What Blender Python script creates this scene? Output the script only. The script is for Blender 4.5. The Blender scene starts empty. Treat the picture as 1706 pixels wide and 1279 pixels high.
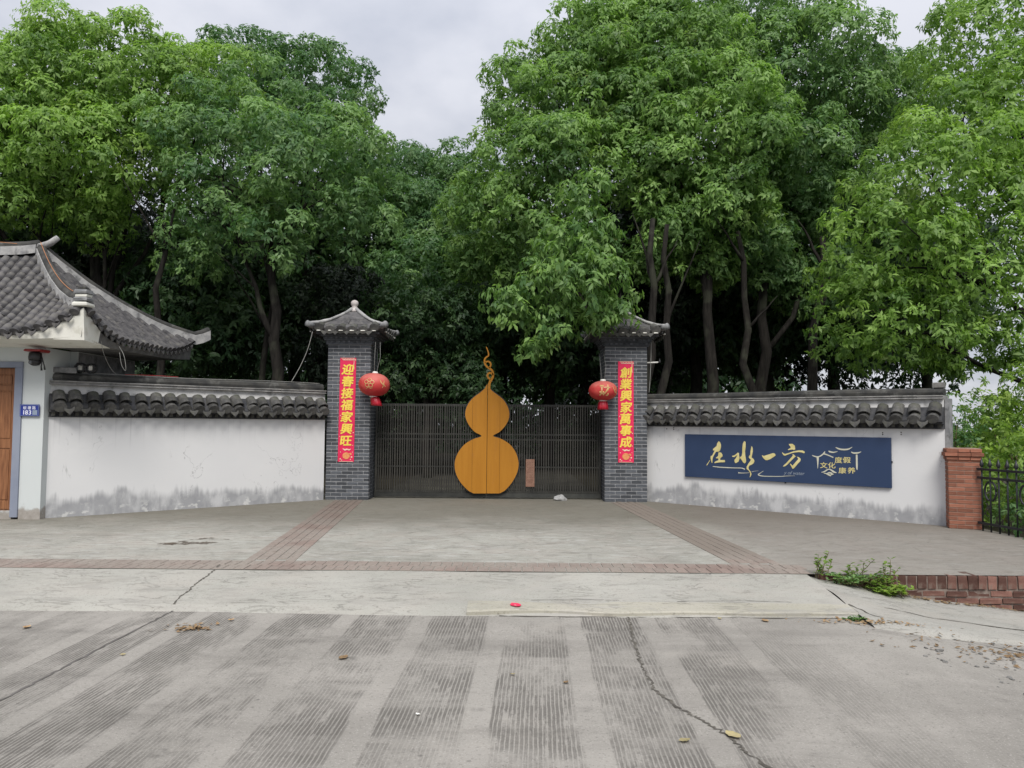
import bpy, math, random
import numpy as np
from mathutils import Vector, Matrix

R = math.radians
scene = bpy.context.scene
col = scene.collection
random.seed(7)

# ------------------------------------------------------------------ camera
cam_data = bpy.data.cameras.new('camera')
cam = bpy.data.objects.new('camera', cam_data)
col.objects.link(cam)
cam_data.sensor_width = 36.0
cam_data.lens = 36.0 * 1290 / 1706
cam_data.clip_end = 2000
PITCH, ROLL = R(2.9), R(0.46)
cam.matrix_world = Matrix.Translation((0, 0, 1.6)) @ Matrix.Rotation(R(90) + PITCH, 4, 'X') @ Matrix.Rotation(ROLL, 4, 'Z')
scene.camera = cam

# ------------------------------------------------------------------ world, sun, exposure
SUN_EL, SUN_ROT = R(48), R(177)
world = bpy.data.worlds.new('World')
scene.world = world
world.use_nodes = True
wn, wl = world.node_tree.nodes, world.node_tree.links
wn.clear()
def W(t, **k):
    n = wn.new(t)
    for a, b in k.items(): setattr(n, a, b)
    return n
w_out = W('ShaderNodeOutputWorld'); w_bg = W('ShaderNodeBackground')
w_bg.inputs['Strength'].default_value = 0.1
sky = W('ShaderNodeTexSky', sky_type='NISHITA', sun_disc=False, sun_elevation=SUN_EL, sun_rotation=SUN_ROT)
sky.air_density = 1.0; sky.dust_density = 2.0
tc = W('ShaderNodeTexCoord'); sep = W('ShaderNodeSeparateXYZ')
wl.new(tc.outputs['Generated'], sep.inputs[0])
zc = W('ShaderNodeMath', operation='MAXIMUM'); wl.new(sep.outputs['Z'], zc.inputs[0]); zc.inputs[1].default_value = 0.0
den = W('ShaderNodeMath', operation='ADD'); wl.new(zc.outputs[0], den.inputs[0]); den.inputs[1].default_value = 0.25
dx = W('ShaderNodeMath', operation='DIVIDE'); wl.new(sep.outputs['X'], dx.inputs[0]); wl.new(den.outputs[0], dx.inputs[1])
dy = W('ShaderNodeMath', operation='DIVIDE'); wl.new(sep.outputs['Y'], dy.inputs[0]); wl.new(den.outputs[0], dy.inputs[1])
cmb = W('ShaderNodeCombineXYZ'); wl.new(dx.outputs[0], cmb.inputs[0]); wl.new(dy.outputs[0], cmb.inputs[1])
nz = W('ShaderNodeTexNoise'); nz.inputs['Scale'].default_value = 2.6; nz.inputs['Detail'].default_value = 6; nz.inputs['Roughness'].default_value = 0.5
wl.new(cmb.outputs[0], nz.inputs['Vector'])
rp = W('ShaderNodeValToRGB')                       # overcast cloud layer, in the sky texture's own units
rp.color_ramp.elements[0].position = 0.33; rp.color_ramp.elements[0].color = (2.75, 2.90, 3.34, 1)
rp.color_ramp.elements[1].position = 0.60; rp.color_ramp.elements[1].color = (3.98, 4.04, 4.36, 1)
wl.new(nz.outputs['Fac'], rp.inputs[0])
grd = W('ShaderNodeMapRange'); wl.new(zc.outputs[0], grd.inputs[0])   # overcast sky: brighter towards the zenith
grd.inputs['From Min'].default_value = 0.30; grd.inputs['From Max'].default_value = 0.95
grd.inputs['To Min'].default_value = 0.88; grd.inputs['To Max'].default_value = 1.65
mul = W('ShaderNodeVectorMath', operation='SCALE'); wl.new(rp.outputs[0], mul.inputs[0]); wl.new(grd.outputs[0], mul.inputs['Scale'])
mix = W('ShaderNodeMixRGB'); mix.inputs[0].default_value = 0.93
wl.new(sky.outputs[0], mix.inputs[1]); wl.new(mul.outputs[0], mix.inputs[2])
wl.new(mix.outputs[0], w_bg.inputs['Color']); wl.new(w_bg.outputs[0], w_out.inputs[0])

sun_data = bpy.data.lights.new('sun', 'SUN')
sun_data.energy = 1.5; sun_data.angle = R(25); sun_data.color = (1.0, 0.96, 0.9)
sun = bpy.data.objects.new('sun', sun_data); col.objects.link(sun)
sd = Vector((math.sin(SUN_ROT) * math.cos(SUN_EL), math.cos(SUN_ROT) * math.cos(SUN_EL), math.sin(SUN_EL)))
sun.rotation_euler = sd.to_track_quat('Z', 'Y').to_euler()
sun.location = sd * 60

scene.view_settings.view_transform = 'Standard'
scene.view_settings.look = 'None'
scene.view_settings.exposure = 1.0
scene.view_settings.gamma = 1.0
scene.view_settings.use_curve_mapping = False
scene.render.engine = 'CYCLES'
scene.cycles.max_bounces = 10
scene.cycles.diffuse_bounces = 8
scene.cycles.transparent_max_bounces = 6

# ------------------------------------------------------------------ materials
class NT:
    def __init__(self, name):
        self.m = bpy.data.materials.new(name); self.m.use_nodes = True
        self.n = self.m.node_tree.nodes; self.l = self.m.node_tree.links
        self.b = self.n['Principled BSDF']
    def new(self, t, **k):
        x = self.n.new(t)
        for a, v in k.items(): setattr(x, a, v)
        return x
    def put(self, sock, v):
        if hasattr(v, 'is_linked') or isinstance(v, bpy.types.NodeSocket): self.l.new(v, sock)
        elif isinstance(v, (tuple, list)) and len(v) == 3 and sock.type == 'RGBA': sock.default_value = (*v, 1)
        else: sock.default_value = v
    def obj(self): return self.new('ShaderNodeTexCoord').outputs['Object']
    def pos(self): return self.new('ShaderNodeNewGeometry').outputs['Position']
    def rnd(self): return self.new('ShaderNodeObjectInfo').outputs['Random']
    def mapv(self, v, scale=(1, 1, 1), loc=(0, 0, 0), rot=(0, 0, 0)):
        x = self.new('ShaderNodeMapping'); self.put(x.inputs[0], v)
        x.inputs['Scale'].default_value = scale; x.inputs['Location'].default_value = loc; x.inputs['Rotation'].default_value = rot
        return x.outputs[0]
    def noise(self, v, s, d=4, r=0.55, dist=0.0):
        x = self.new('ShaderNodeTexNoise'); self.put(x.inputs['Vector'], v)
        x.inputs['Scale'].default_value = s; x.inputs['Detail'].default_value = d; x.inputs['Roughness'].default_value = r; x.inputs['Distortion'].default_value = dist
        return x.outputs['Fac']
    def voro(self, v, s, feature='F1', out='Distance', rand=1.0):
        x = self.new('ShaderNodeTexVoronoi', feature=feature); self.put(x.inputs['Vector'], v)
        x.inputs['Scale'].default_value = s; x.inputs['Randomness'].default_value = rand
        return x.outputs[out]
    def math(self, op, a, b=0.0, c=0.0):
        x = self.new('ShaderNodeMath', operation=op); self.put(x.inputs[0], a); self.put(x.inputs[1], b); self.put(x.inputs[2], c)
        return x.outputs[0]
    def step(self, v, a, b, lo=0.0, hi=1.0):
        x = self.new('ShaderNodeMapRange', interpolation_type='SMOOTHSTEP'); self.put(x.inputs[0], v)
        x.inputs[1].default_value = a; x.inputs[2].default_value = b; x.inputs[3].default_value = lo; x.inputs[4].default_value = hi
        return x.outputs[0]
    def mix(self, f, a, b, mode='MIX'):
        x = self.new('ShaderNodeMixRGB', blend_type=mode); self.put(x.inputs[0], f); self.put(x.inputs[1], a); self.put(x.inputs[2], b)
        return x.outputs[0]
    def xyz(self, v):
        x = self.new('ShaderNodeSeparateXYZ'); self.put(x.inputs[0], v); return x.outputs
    def bump(self, h, strength=0.3, dist=0.01):
        x = self.new('ShaderNodeBump'); self.put(x.inputs['Height'], h)
        x.inputs['Strength'].default_value = strength; x.inputs['Distance'].default_value = dist
        self.l.new(x.outputs[0], self.b.inputs['Normal'])
    def done(self, color, rough=0.8, spec=0.3, metal=0.0):
        self.put(self.b.inputs['Base Color'], color); self.put(self.b.inputs['Roughness'], rough)
        self.b.inputs['Specular IOR Level'].default_value = spec; self.b.inputs['Metallic'].default_value = metal
        return self.m

def varied(name, a, b, scale=6, rough=0.8, spec=0.3, bump=0.25, bscale=60, rand=0.35, metal=0.0, dirt=None):
    t = NT(name); v = t.obj()
    c = t.mix(t.step(t.noise(v, scale, 5, .6), .3, .7), a, b)
    if rand: c = t.mix(1.0, c, t.mix(t.rnd(), (1 - rand,) * 3, (1 + rand * .6,) * 3), 'MULTIPLY')
    if dirt: c = t.mix(t.step(t.noise(v, scale * .6 + 1.3, 6, .65), .52, .68, 0, .75), c, dirt)
    if bump: t.bump(t.noise(v, bscale, 4, .6), bump, .006)
    return t.done(c, rough, spec, metal)

M = {}
M['grey_brick'] = varied('grey_brick', (.060, .066, .075), (.115, .123, .135), 9, .85, .25, .35, 90, .42)
M['mortar'] = varied('mortar', (.24, .245, .255), (.33, .335, .345), 12, .9, .2, .3, 120, 0)
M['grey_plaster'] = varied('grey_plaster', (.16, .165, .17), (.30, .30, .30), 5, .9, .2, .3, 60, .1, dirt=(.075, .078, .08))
M['soffit_shade'] = varied('soffit_shade', (.10, .10, .10), (.19, .188, .18), 5, .9, .2, .3, 60, .1, dirt=(.06, .06, .06))  # plaster darkened to paint in the shade under the side eave
M['tile'] = varied('tile', (.050, .050, .049), (.118, .115, .108), 11, .85, .25, .45, 70, .4, dirt=(.075, .078, .055))
M['tile_dark'] = varied('tile_dark', (.045, .047, .052), (.085, .085, .088), 7, .9, .2, .4, 60, .2)
M['tile_roof'] = varied('tile_roof', (.05, .049, .052), (.112, .108, .107), 8, .85, .25, .4, 70, .35, dirt=(.155, .148, .132))
M['ridge_cap'] = varied('ridge_cap', (.036, .037, .037), (.075, .073, .066), 4, .9, .2, .4, 40, 0, dirt=(.13, .13, .12))
M['worn_band'] = varied('worn_band', (.20, .20, .195), (.36, .35, .335), 5, .9, .2, .3, 40, 0, dirt=(.12, .12, .115))
M['ridge_mortar'] = varied('ridge_mortar', (.24, .24, .24), (.42, .415, .40), 6, .9, .2, .3, 40, 0, dirt=(.11, .11, .11))
M['red_brick'] = varied('red_brick', (.225, .088, .056), (.33, .145, .095), 7, .88, .2, .4, 60, .3, dirt=(.22, .14, .10))
M['old_brick'] = varied('old_brick', (.125, .062, .05), (.21, .115, .09), 9, .9, .2, .5, 50, .55, dirt=(.15, .125, .105))
M['red_mortar'] = varied('red_mortar', (.24, .15, .115), (.33, .235, .19), 9, .9, .2, .3, 80, 0)
M['old_mortar'] = varied('old_mortar', (.14, .10, .085), (.26, .22, .19), 9, .9, .2, .4, 60, 0)
M['dark_metal'] = varied('dark_metal', (.030, .032, .030), (.055, .056, .05), 5, .55, .4, .1, 60, .3, .3)
M['slat'] = varied('slat', (.018, .0175, .015), (.044, .041, .034), 4, .55, .4, .1, 60, .35)
M['black_iron'] = varied('black_iron', (.010, .011, .014), (.02, .021, .025), 5, .45, .5, .1, 60, 0)
M['black_plastic'] = varied('black_plastic', (.010, .010, .012), (.022, .022, .024), 5, .35, .5, 0, 60, 0)
M['red_plastic'] = varied('red_plastic', (.24, .02, .02), (.30, .03, .03), 5, .45, .5, 0, 60, 0)
M['glass_lens'] = varied('glass_lens', (.06, .065, .07), (.14, .15, .16), 30, .1, .6, 0, 60, 0)
M['white_ceramic'] = varied('white_ceramic', (.42, .38, .36), (.54, .50, .48), 8, .6, .4, .1, 60, 0)
M['cream_plaster'] = varied('cream_plaster', (.62, .62, .56), (.72, .71, .65), 2.5, .9, .2, .12, 60, 0, dirt=(.50, .49, .42))
M['paper_red'] = varied('paper_red', (.62, .012, .075), (.72, .022, .095), 5, .5, .4, 0, 60, .04)
M['gold_print'] = varied('gold_print', (.74, .50, .05), (.85, .68, .11), 30, .45, .5, 0, 60, 0)
M['pale_print'] = varied('pale_print', (.75, .50, .36), (.80, .66, .50), 40, .5, .4, 0, 60, 0)
M['orange_print'] = varied('orange_print', (.66, .20, .08), (.72, .32, .12), 40, .5, .4, 0, 60, 0)
M['lantern_red'] = None
M['tassel_red'] = varied('tassel_red', (.33, .006, .018), (.50, .014, .035), 20, .35, .5, .3, 80, 0)
M['white_plastic'] = varied('white_plastic', (.62, .61, .56), (.74, .73, .68), 8, .5, .4, 0, 60, 0)
M['blue_enamel'] = varied('blue_enamel', (.012, .026, .22), (.016, .034, .26), 4, .35, .5, 0, 60, 0)
M['white_print'] = varied('white_print', (.62, .64, .78), (.70, .72, .84), 8, .5, .4, 0, 60, 0)
M['grey_print'] = varied('grey_print', (.20, .25, .34), (.27, .32, .40), 60, .5, .4, 0, 60, 0)
M['sign_gold'] = varied('sign_gold', (.60, .52, .21), (.70, .62, .30), 8, .55, .4, 0, 60, 0)
M['sign_pale'] = varied('sign_pale', (.50, .50, .40), (.60, .59, .48), 8, .6, .4, 0, 60, 0)
M['sign_faded'] = varied('sign_faded', (.20, .24, .30), (.26, .30, .36), 8, .6, .4, 0, 60, 0)
M['sign_board'] = varied('sign_board', (.021, .042, .098), (.027, .050, .112), 1.2, .5, .4, .04, 5, 0)
M['notice_paper'] = varied('notice_paper', (.20, .105, .075), (.27, .16, .115), 14, .8, .2, 0, 60, 0)
M['notice_ink'] = varied('notice_ink', (.07, .045, .04), (.10, .06, .05), 14, .8, .2, 0, 60, 0)
M['door_frame'] = varied('door_frame', (.20, .225, .29), (.24, .265, .325), 2, .6, .3, .05, 30, 0)
M['wire_grey'] = varied('wire_grey', (.20, .20, .19), (.30, .30, .28), 8, .6, .3, 0, 60, 0)
M['wire_dark'] = varied('wire_dark', (.03, .03, .033), (.05, .05, .055), 8, .6, .3, 0, 60, 0)
M['wire_orange'] = varied('wire_orange', (.36, .15, .06), (.44, .20, .09), 8, .6, .3, 0, 60, 0)
M['plastic_bag'] = varied('plastic_bag', (.30, .30, .30), (.42, .42, .41), 20, .35, .5, .3, 30, 0)
M['dry_leaf'] = varied('dry_leaf', (.25, .155, .08), (.42, .30, .17), 30, .8, .2, .3, 60, .45)
M['yellow_leaf'] = varied('yellow_leaf', (.30, .26, .13), (.38, .32, .18), 30, .8, .2, .3, 60, .2)
M['litter_red'] = varied('litter_red', (.65, .03, .09), (.72, .06, .12), 10, .6, .3, .2, 40, 0)
M['crack_dirt'] = varied('crack_dirt', (.08, .074, .064), (.15, .138, .118), 14, .95, .1, .5, 60, 0)
M['joint_dirt'] = varied('joint_dirt', (.10, .095, .088), (.17, .16, .15), 6, .95, .1, .3, 60, 0)
M['stem'] = varied('stem', (.10, .085, .04), (.14, .12, .06), 12, .8, .2, 0, 60, .2)
M['stone_grey'] = varied('stone_grey', (.20, .195, .185), (.36, .35, .33), 9, .9, .2, .5, 60, .4)

def leaf_material(name, dark, young, trans=0.46):
    t = NT(name)
    a = t.new('ShaderNodeAttribute', attribute_name='tint')
    f = a.outputs['Fac']
    c = t.mix(f, dark, young)
    w = t.pos()
    c = t.mix(t.step(t.noise(w, .9, 3, .6), .56, .72, 0, .30), c, tuple(.5 * (p + q) * k for p, q, k in zip(dark, young, (1.45, 1.0, .8))))   # sprays of older, yellower leaves
    c = t.mix(t.step(t.noise(w, 7, 2, .5), .70, .76, 0, .55), c, (.24, .16, .06))                                   # a few dry leaves
    t.done(c, .5, .4)
    tr = t.new('ShaderNodeBsdfTranslucent')
    t.l.new(t.mix(1.0, c, (1.15, 1.25, .7), 'MULTIPLY'), tr.inputs[0])
    mx = t.new('ShaderNodeMixShader'); mx.inputs[0].default_value = trans
    t.l.new(t.b.outputs[0], mx.inputs[1]); t.l.new(tr.outputs[0], mx.inputs[2])
    t.l.new(mx.outputs[0], t.n['Material Output'].inputs[0])
    return t.m
M['leaf_bright'] = leaf_material('leaf_bright', (.095, .19, .045), (.32, .50, .115))
M['leaf_cool'] = leaf_material('leaf_cool', (.078, .175, .068), (.265, .42, .155))
M['leaf_mid'] = leaf_material('leaf_mid', (.086, .182, .055), (.285, .455, .13))
M['leaf_dark'] = leaf_material('leaf_dark', (.030, .070, .030), (.085, .155, .055))  # grove leaves darkened: the shade back there is put into the colour
M['leaf_shade'] = leaf_material('leaf_shade', (.014, .026, .016), (.035, .06, .024), .2)  # near-black leaf copy, deep shade under the crowns painted as colour
M['leaf_lime'] = leaf_material('leaf_lime', (.11, .21, .04), (.36, .52, .10))
M['leaf_weed'] = leaf_material('leaf_weed', (.08, .15, .03), (.24, .36, .07))

def bark():
    t = NT('bark'); v = t.obj()
    n = t.noise(t.mapv(v, (1, 1, .18)), 14, 5, .65)
    c = t.mix(t.step(n, .3, .7), (.010, .009, .008), (.028, .025, .022))
    c = t.mix(t.step(t.noise(v, 1.7, 3), .5, .65, 0, .5), c, (.06, .065, .045))
    t.bump(n, .8, .03)
    return t.done(c, .95, .15)
M['bark'] = bark()

def lantern_mat():
    t = NT('lantern_red'); v = t.obj()
    c = t.mix(t.step(t.noise(v, 4, 4), .35, .7), (.47, .028, .032), (.54, .075, .06))
    up = t.xyz(v)[2]
    c = t.mix(t.step(t.math('ADD', up, t.math('MULTIPLY', t.noise(v, 9, 3), .1)), .06, .22, 0, .5), c, (.52, .21, .17))   # cloth bleached on top by the sun
    t.bump(t.noise(v, 40, 3), .2, .006)
    return t.done(c, .55, .35)
M['lantern_red'] = lantern_mat()

def wood():
    t = NT('door_wood'); v = t.obj()
    n = t.noise(t.mapv(v, (9, 9, .7)), 3, 6, .6, .4)
    c = t.mix(t.step(n, .3, .7), (.16, .062, .026), (.30, .135, .06))
    t.bump(n, .15, .004)
    return t.done(c, .5, .35)
M['door_wood'] = wood()

def gourd_mat():
    t = NT('gourd_paint'); v = t.pos()
    n = t.noise(t.mapv(v, (5, 5, .4)), 2, 4, .6)
    c = t.mix(t.step(n, .3, .7), (.36, .150, .014), (.40, .172, .018))
    c = t.mix(t.step(t.noise(v, 7, 5), .6, .75, 0, .35), c, (.34, .15, .05))
    dr = t.step(t.noise(t.mapv(v, (3, 3, .35)), 2.2, 5, .65), .52, .75, 0, .35)
    c = t.mix(dr, c, (.27, .115, .022))
    t.bump(t.noise(v, 14, 4), .10, .004)
    return t.done(c, .55, .22)
M['gourd_paint'] = gourd_mat()

def white_wall_mat():
    t = NT('white_wall'); v = t.obj(); x, y, z = t.xyz(v)
    base = t.mix(t.noise(v, .9, 4), (.61, .615, .62), (.68, .68, .675))
    streak = t.noise(t.mapv(v, (5, 5, .35)), 2.2, 6, .62)
    blot = t.noise(t.mapv(v, (1, 1, .6)), 1.4, 4, .55)
    lim = t.math('ADD', t.math('MULTIPLY', blot, .62), t.math('MULTIPLY', streak, .34))       # height reached by the damp
    d = t.math('SUBTRACT', t.math('SUBTRACT', lim, .15), z)
    damp = t.math('MULTIPLY', t.step(d, -.06, .12), t.step(t.noise(t.mapv(v, (2.2, 2.2, .9)), 1.7, 5, .6), .28, .55, .35, 1.0))
    grime = t.mix(t.noise(v, 4, 5, .65), (.16, .165, .178), (.36, .365, .375))
    c = t.mix(t.math('MULTIPLY', damp, .84), base, grime)
    flake = t.math('MULTIPLY', t.step(t.noise(t.mapv(v, (1, 1, 1.6)), 5.5, 5, .6), .56, .63), t.step(z, .30, .05))
    c = t.mix(t.math('MULTIPLY', flake, .7), c, (.62, .62, .60))
    drip = t.math('MULTIPLY', t.step(t.noise(t.mapv(v, (9, 9, .15)), 2, 4, .6), .55, .75), t.step(z, 1.0, 1.6, 0, .6))
    c = t.mix(drip, c, (.42, .42, .43))
    hl = t.math('ABSOLUTE', t.math('SUBTRACT', t.noise(t.mapv(v, (1, 1, .6)), 1.1, 5, .6, .5), .5))
    c = t.mix(t.math('MULTIPLY', t.math('MULTIPLY', t.step(hl, .0045, .001), t.step(t.noise(v, .8, 2), .5, .6)), .55), c, (.30, .30, .30))
    pa = t.step(t.noise(t.mapv(v, (.7, .7, 1.1), (3, 1, 2)), 1.3, 3, .5), .58, .60)
    c = t.mix(t.math('MULTIPLY', pa, .16), c, (.72, .72, .71))
    t.bump(t.math('ADD', t.noise(v, 35, 5, .6), t.math('MULTIPLY', t.noise(v, 2.5, 3), 4)), .15, .006)
    return t.done(c, .9, .2)
M['white_wall'] = white_wall_mat()

def guard_wall_mat():
    t = NT('guardhouse_plaster'); v = t.obj(); z = t.xyz(v)[2]
    c = t.mix(t.noise(v, 1.1, 4), (.50, .54, .54), (.57, .595, .59))
    lim = t.math('ADD', t.math('MULTIPLY', t.noise(v, 7, 5, .6), .42), -.08)
    c = t.mix(t.step(t.math('SUBTRACT', lim, z), -.05, .04), c, t.mix(t.noise(v, 14, 4), (.20, .175, .15), (.42, .40, .37)))
    t.bump(t.noise(v, 40, 4), .12, .004)
    return t.done(c, .88, .2)
M['guard_plaster'] = guard_wall_mat()

def concrete(name, a, b, stain, warm, grooves=False, stamped=False, cracked=False):
    t = NT(name); v = t.pos()
    big = t.noise(v, .35, 5, .6); mid = t.noise(v, 1.6, 6, .65); fine = t.noise(v, 38, 4, .7)
    c = t.mix(t.step(big, .3, .7), a, b)
    c = t.mix(t.step(mid, .42, .70, 0, .6), c, warm)
    c = t.mix(t.step(t.noise(t.mapv(v, (.55, 1.6, 1)), 1.3, 6, .65), .54, .74, 0, .6), c, stain)
    c = t.mix(t.step(fine, .54, .66, 0, .5), c, stain)
    pore = t.math('MULTIPLY', t.step(t.voro(v, 30), .22, .08), t.step(t.noise(v, 4.5, 4, .7), .46, .60))
    c = t.mix(t.math('MULTIPLY', pore, .55), c, (.085, .08, .072))
    c = t.mix(t.step(t.noise(v, 90, 2, .5), .58, .68, 0, .45), c, (.45, .43, .395))
    spots = t.math('MULTIPLY', t.step(t.voro(v, 5.5), .10, .045), t.step(t.noise(v, 2.2, 3), .5, .6))
    c = t.mix(t.math('MULTIPLY', spots, .6), c, (.08, .075, .07))
    h = t.math('ADD', t.math('MULTIPLY', fine, .35), t.math('MULTIPLY', mid, .6))
    if grooves:
        q = t.mapv(v, (1, 1, 1), (0, 0, 0), (0, 0, R(2.0)))
        x, y, z = t.xyz(q)
        wob = t.math('MULTIPLY', t.math('SUBTRACT', t.noise(t.mapv(q, (.2, .9, 1)), 1.5, 2), .5), .07)
        p = t.math('FRACT', t.math('DIVIDE', t.math('ADD', t.math('ADD', x, 2.32 + 6.7), wob), .672))
        band = t.math('MULTIPLY', t.step(p, .0, .03), t.step(p, .80, .74))
        band = t.math('MULTIPLY', band, t.step(x, 2.5, 1.0, 0.12, 1.0))
        band = t.math('MULTIPLY', band, t.step(x, -5.6, -3.2, 0.35, 1.0))
        wear = t.step(t.noise(t.mapv(q, (1.2, .6, 1)), 1.3, 6, .72), .36, .56)
        blocks = t.step(t.noise(t.mapv(q, (.5, 2.0, 1)), 1.0, 4, .65), .30, .52, .15, 1.0)
        amt = t.math('MULTIPLY', band, t.math('MULTIPLY', wear, blocks))
        g = t.math('ABSOLUTE', t.math('SUBTRACT', t.math('FRACT', t.math('DIVIDE', t.math('ADD', x, t.math('MULTIPLY', t.noise(q, 6, 3), .012)), .0262)), .5))
        groove = t.math('MULTIPLY', t.step(g, .10, .27), t.step(t.noise(t.mapv(q, (30, 3.5, 1)), 1, 3, .7), .34, .50))
        ga = t.math('MULTIPLY', groove, amt)
        c = t.mix(t.math('MULTIPLY', amt, .22), c, (.19, .178, .16))
        c = t.mix(t.math('MULTIPLY', ga, .62), c, (.068, .062, .054))
        h = t.math('SUBTRACT', h, t.math('MULTIPLY', ga, 1.6))
    if grooves:                                              # tyre polish, oil drips, sandy wash
        ty = t.math('MULTIPLY', t.step(t.noise(t.mapv(v, (.35, 1.7, 1), (2, 9, 0)), 1.0, 5, .6), .54, .74), .42)
        c = t.mix(ty, c, (.16, .15, .135))
        oil = t.math('MULTIPLY', t.step(t.voro(t.mapv(v, (1, 1, 1), (.3, .7, 0)), 1.35), .13, .05), t.step(t.noise(v, 6, 4, .7), .40, .62))
        c = t.mix(t.math('MULTIPLY', oil, .55), c, (.085, .08, .072))
        c = t.mix(t.step(t.noise(t.mapv(v, (1, 1, 1), (5, 5, 0)), .8, 6, .7), .55, .72, 0, .5), c, (.37, .345, .305))
    if cracked or stamped:
        q = t.mapv(v, (1.0, 3.4, 1))
        ln = t.math('ABSOLUTE', t.math('SUBTRACT', t.noise(q, 1.9, 4, .6, .8), .5))
        ck = t.math('MULTIPLY', t.step(ln, .026, .004), t.step(t.noise(v, 1.5, 3), .42, .58))
        dk = t.step(t.noise(t.mapv(v, (.9, 2.2, 1), (7, 3, 0)), 3.3, 6, .7, .5), .56, .70)
        c = t.mix(t.math('MULTIPLY', dk, .5), c, stain)
        c = t.mix(t.math('MULTIPLY', ck, .12 if stamped else .45), c, (.14, .132, .118))
        pt = t.step(t.noise(t.mapv(v, (.8, 2.6, 1)), 2.1, 5, .7, .3), .50, .62)
        c = t.mix(t.math('MULTIPLY', pt, .62), c, t.mix(t.noise(v, 2.7, 2), (.21, .20, .18), (.44, .425, .385)))
        h = t.math('SUBTRACT', h, t.math('MULTIPLY', ck, .8))
    if stamped:
        q = t.mapv(v, (1.7, 2.4, 1))
        e = t.voro(q, 1.0, 'DISTANCE_TO_EDGE')
        line = t.math('MULTIPLY', t.step(e, .045, .012), t.step(t.noise(v, 1.2, 3), .40, .58))
        c = t.mix(t.math('MULTIPLY', line, .20), c, (.14, .132, .118))
        st = t.noise(t.mapv(v, (.8, 1.5, 1)), 5.5, 5, .7, .4)
        c = t.mix(t.step(st, .52, .68, 0, .55), c, (.165, .157, .135))
        c = t.mix(t.step(st, .46, .30, 0, .45), c, (.43, .425, .385))
        c = t.mix(t.math('MULTIPLY', t.step(t.noise(t.mapv(v, (1, 2.6, 1)), 3.2, 5, .65, .6), .55, .66), .45), c, (.46, .46, .43))
        x, y, z = t.xyz(v)
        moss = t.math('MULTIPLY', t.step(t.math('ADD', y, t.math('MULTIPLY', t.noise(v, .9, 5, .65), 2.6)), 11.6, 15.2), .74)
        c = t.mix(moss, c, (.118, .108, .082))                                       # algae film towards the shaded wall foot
        side = t.math('MULTIPLY', t.step(t.math('ADD', x, t.math('MULTIPLY', t.noise(v, .5, 4), 1.2)), 2.9, 4.2), .55)
        c = t.mix(side, c, (.165, .142, .122))                                        # browner pour right of the band
        h = t.math('SUBTRACT', t.math('SUBTRACT', h, t.math('MULTIPLY', line, .9)), t.math('MULTIPLY', st, 1.6))
    t.bump(h, .45, .012)
    return t.done(c, .92, .22)
M['road'] = concrete('road_concrete', (.238, .224, .200), (.325, .307, .276), (.150, .140, .125), (.355, .333, .30), grooves=True)
M['forecourt'] = concrete('forecourt_concrete', (.262, .255, .222), (.385, .378, .335), (.16, .152, .13), (.37, .335, .295), stamped=True)
M['ramp'] = concrete('ramp_concrete', (.30, .295, .26), (.395, .385, .345), (.20, .19, .165), (.38, .355, .315), cracked=True)
M['verge'] = concrete('verge_concrete', (.27, .265, .235), (.37, .36, .325), (.15, .142, .125), (.34, .315, .275), cracked=True)
M['slab_lip'] = concrete('lip_concrete', (.33, .315, .255), (.42, .40, .335), (.21, .195, .16), (.40, .375, .32), cracked=True)

def paver_mat():
    t = NT('red_paver'); v = t.pos()
    a = t.new('ShaderNodeAttribute', attribute_name='tint').outputs['Fac']
    c = t.mix(a, (.215, .160, .138), (.285, .218, .188))
    c = t.mix(t.step(t.noise(v, .7, 5, .6), .34, .60, 0, .85), c, (.29, .262, .228))
    c = t.mix(t.step(t.noise(v, 24, 5, .7), .46, .66, 0, .6), c, (.18, .148, .122))
    y = t.xyz(v)[1]; x = t.xyz(v)[0]
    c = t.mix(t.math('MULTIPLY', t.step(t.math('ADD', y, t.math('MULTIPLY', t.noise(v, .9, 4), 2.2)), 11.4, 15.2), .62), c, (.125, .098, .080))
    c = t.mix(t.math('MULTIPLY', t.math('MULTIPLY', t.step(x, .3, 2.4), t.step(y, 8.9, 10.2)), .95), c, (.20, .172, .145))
    t.bump(t.noise(v, 40, 4, .7), .4, .008)
    return t.done(c, .9, .2)
M['paver'] = paver_mat()

def soil(name, a, b):
    t = NT(name); v = t.pos()
    c = t.mix(t.step(t.noise(v, 1.3, 6, .65), .3, .7), a, b)
    t.bump(t.noise(v, 9, 6, .7), .8, .06)
    return t.done(c, .97, .1)
M['lane'] = soil('lane_dirt', (.045, .043, .036), (.09, .085, .07))
M['soil'] = soil('soil', (.030, .026, .020), (.06, .055, .038))
M['ground'] = soil('ground', (.05, .055, .03), (.10, .095, .06))

# ------------------------------------------------------------------ object helpers
def tag(o, label=None, cat=None, group=None, kind=None):
    if label: o['label'] = label
    if cat: o['category'] = cat
    if group: o['group'] = group
    if kind: o['kind'] = kind
    return o

def link(name, me, parent=None, mat=None):
    o = bpy.data.objects.new(name, me); col.objects.link(o)
    if mat is not None and me is not None and not me.materials: me.materials.append(mat)
    if parent: o.parent = parent
    return o

def thing(name, label, cat, loc=(0, 0, 0), rz=0.0, group=None):
    o = bpy.data.objects.new(name, None); col.objects.link(o)
    o.empty_display_size = .2
    o.location = loc; o.rotation_euler = (0, 0, rz)
    tag(o, label, cat, group)
    BASE[o.name] = Matrix.Translation(loc) @ Matrix.Rotation(rz, 4, 'Z')
    return o
BASE = {}

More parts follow.
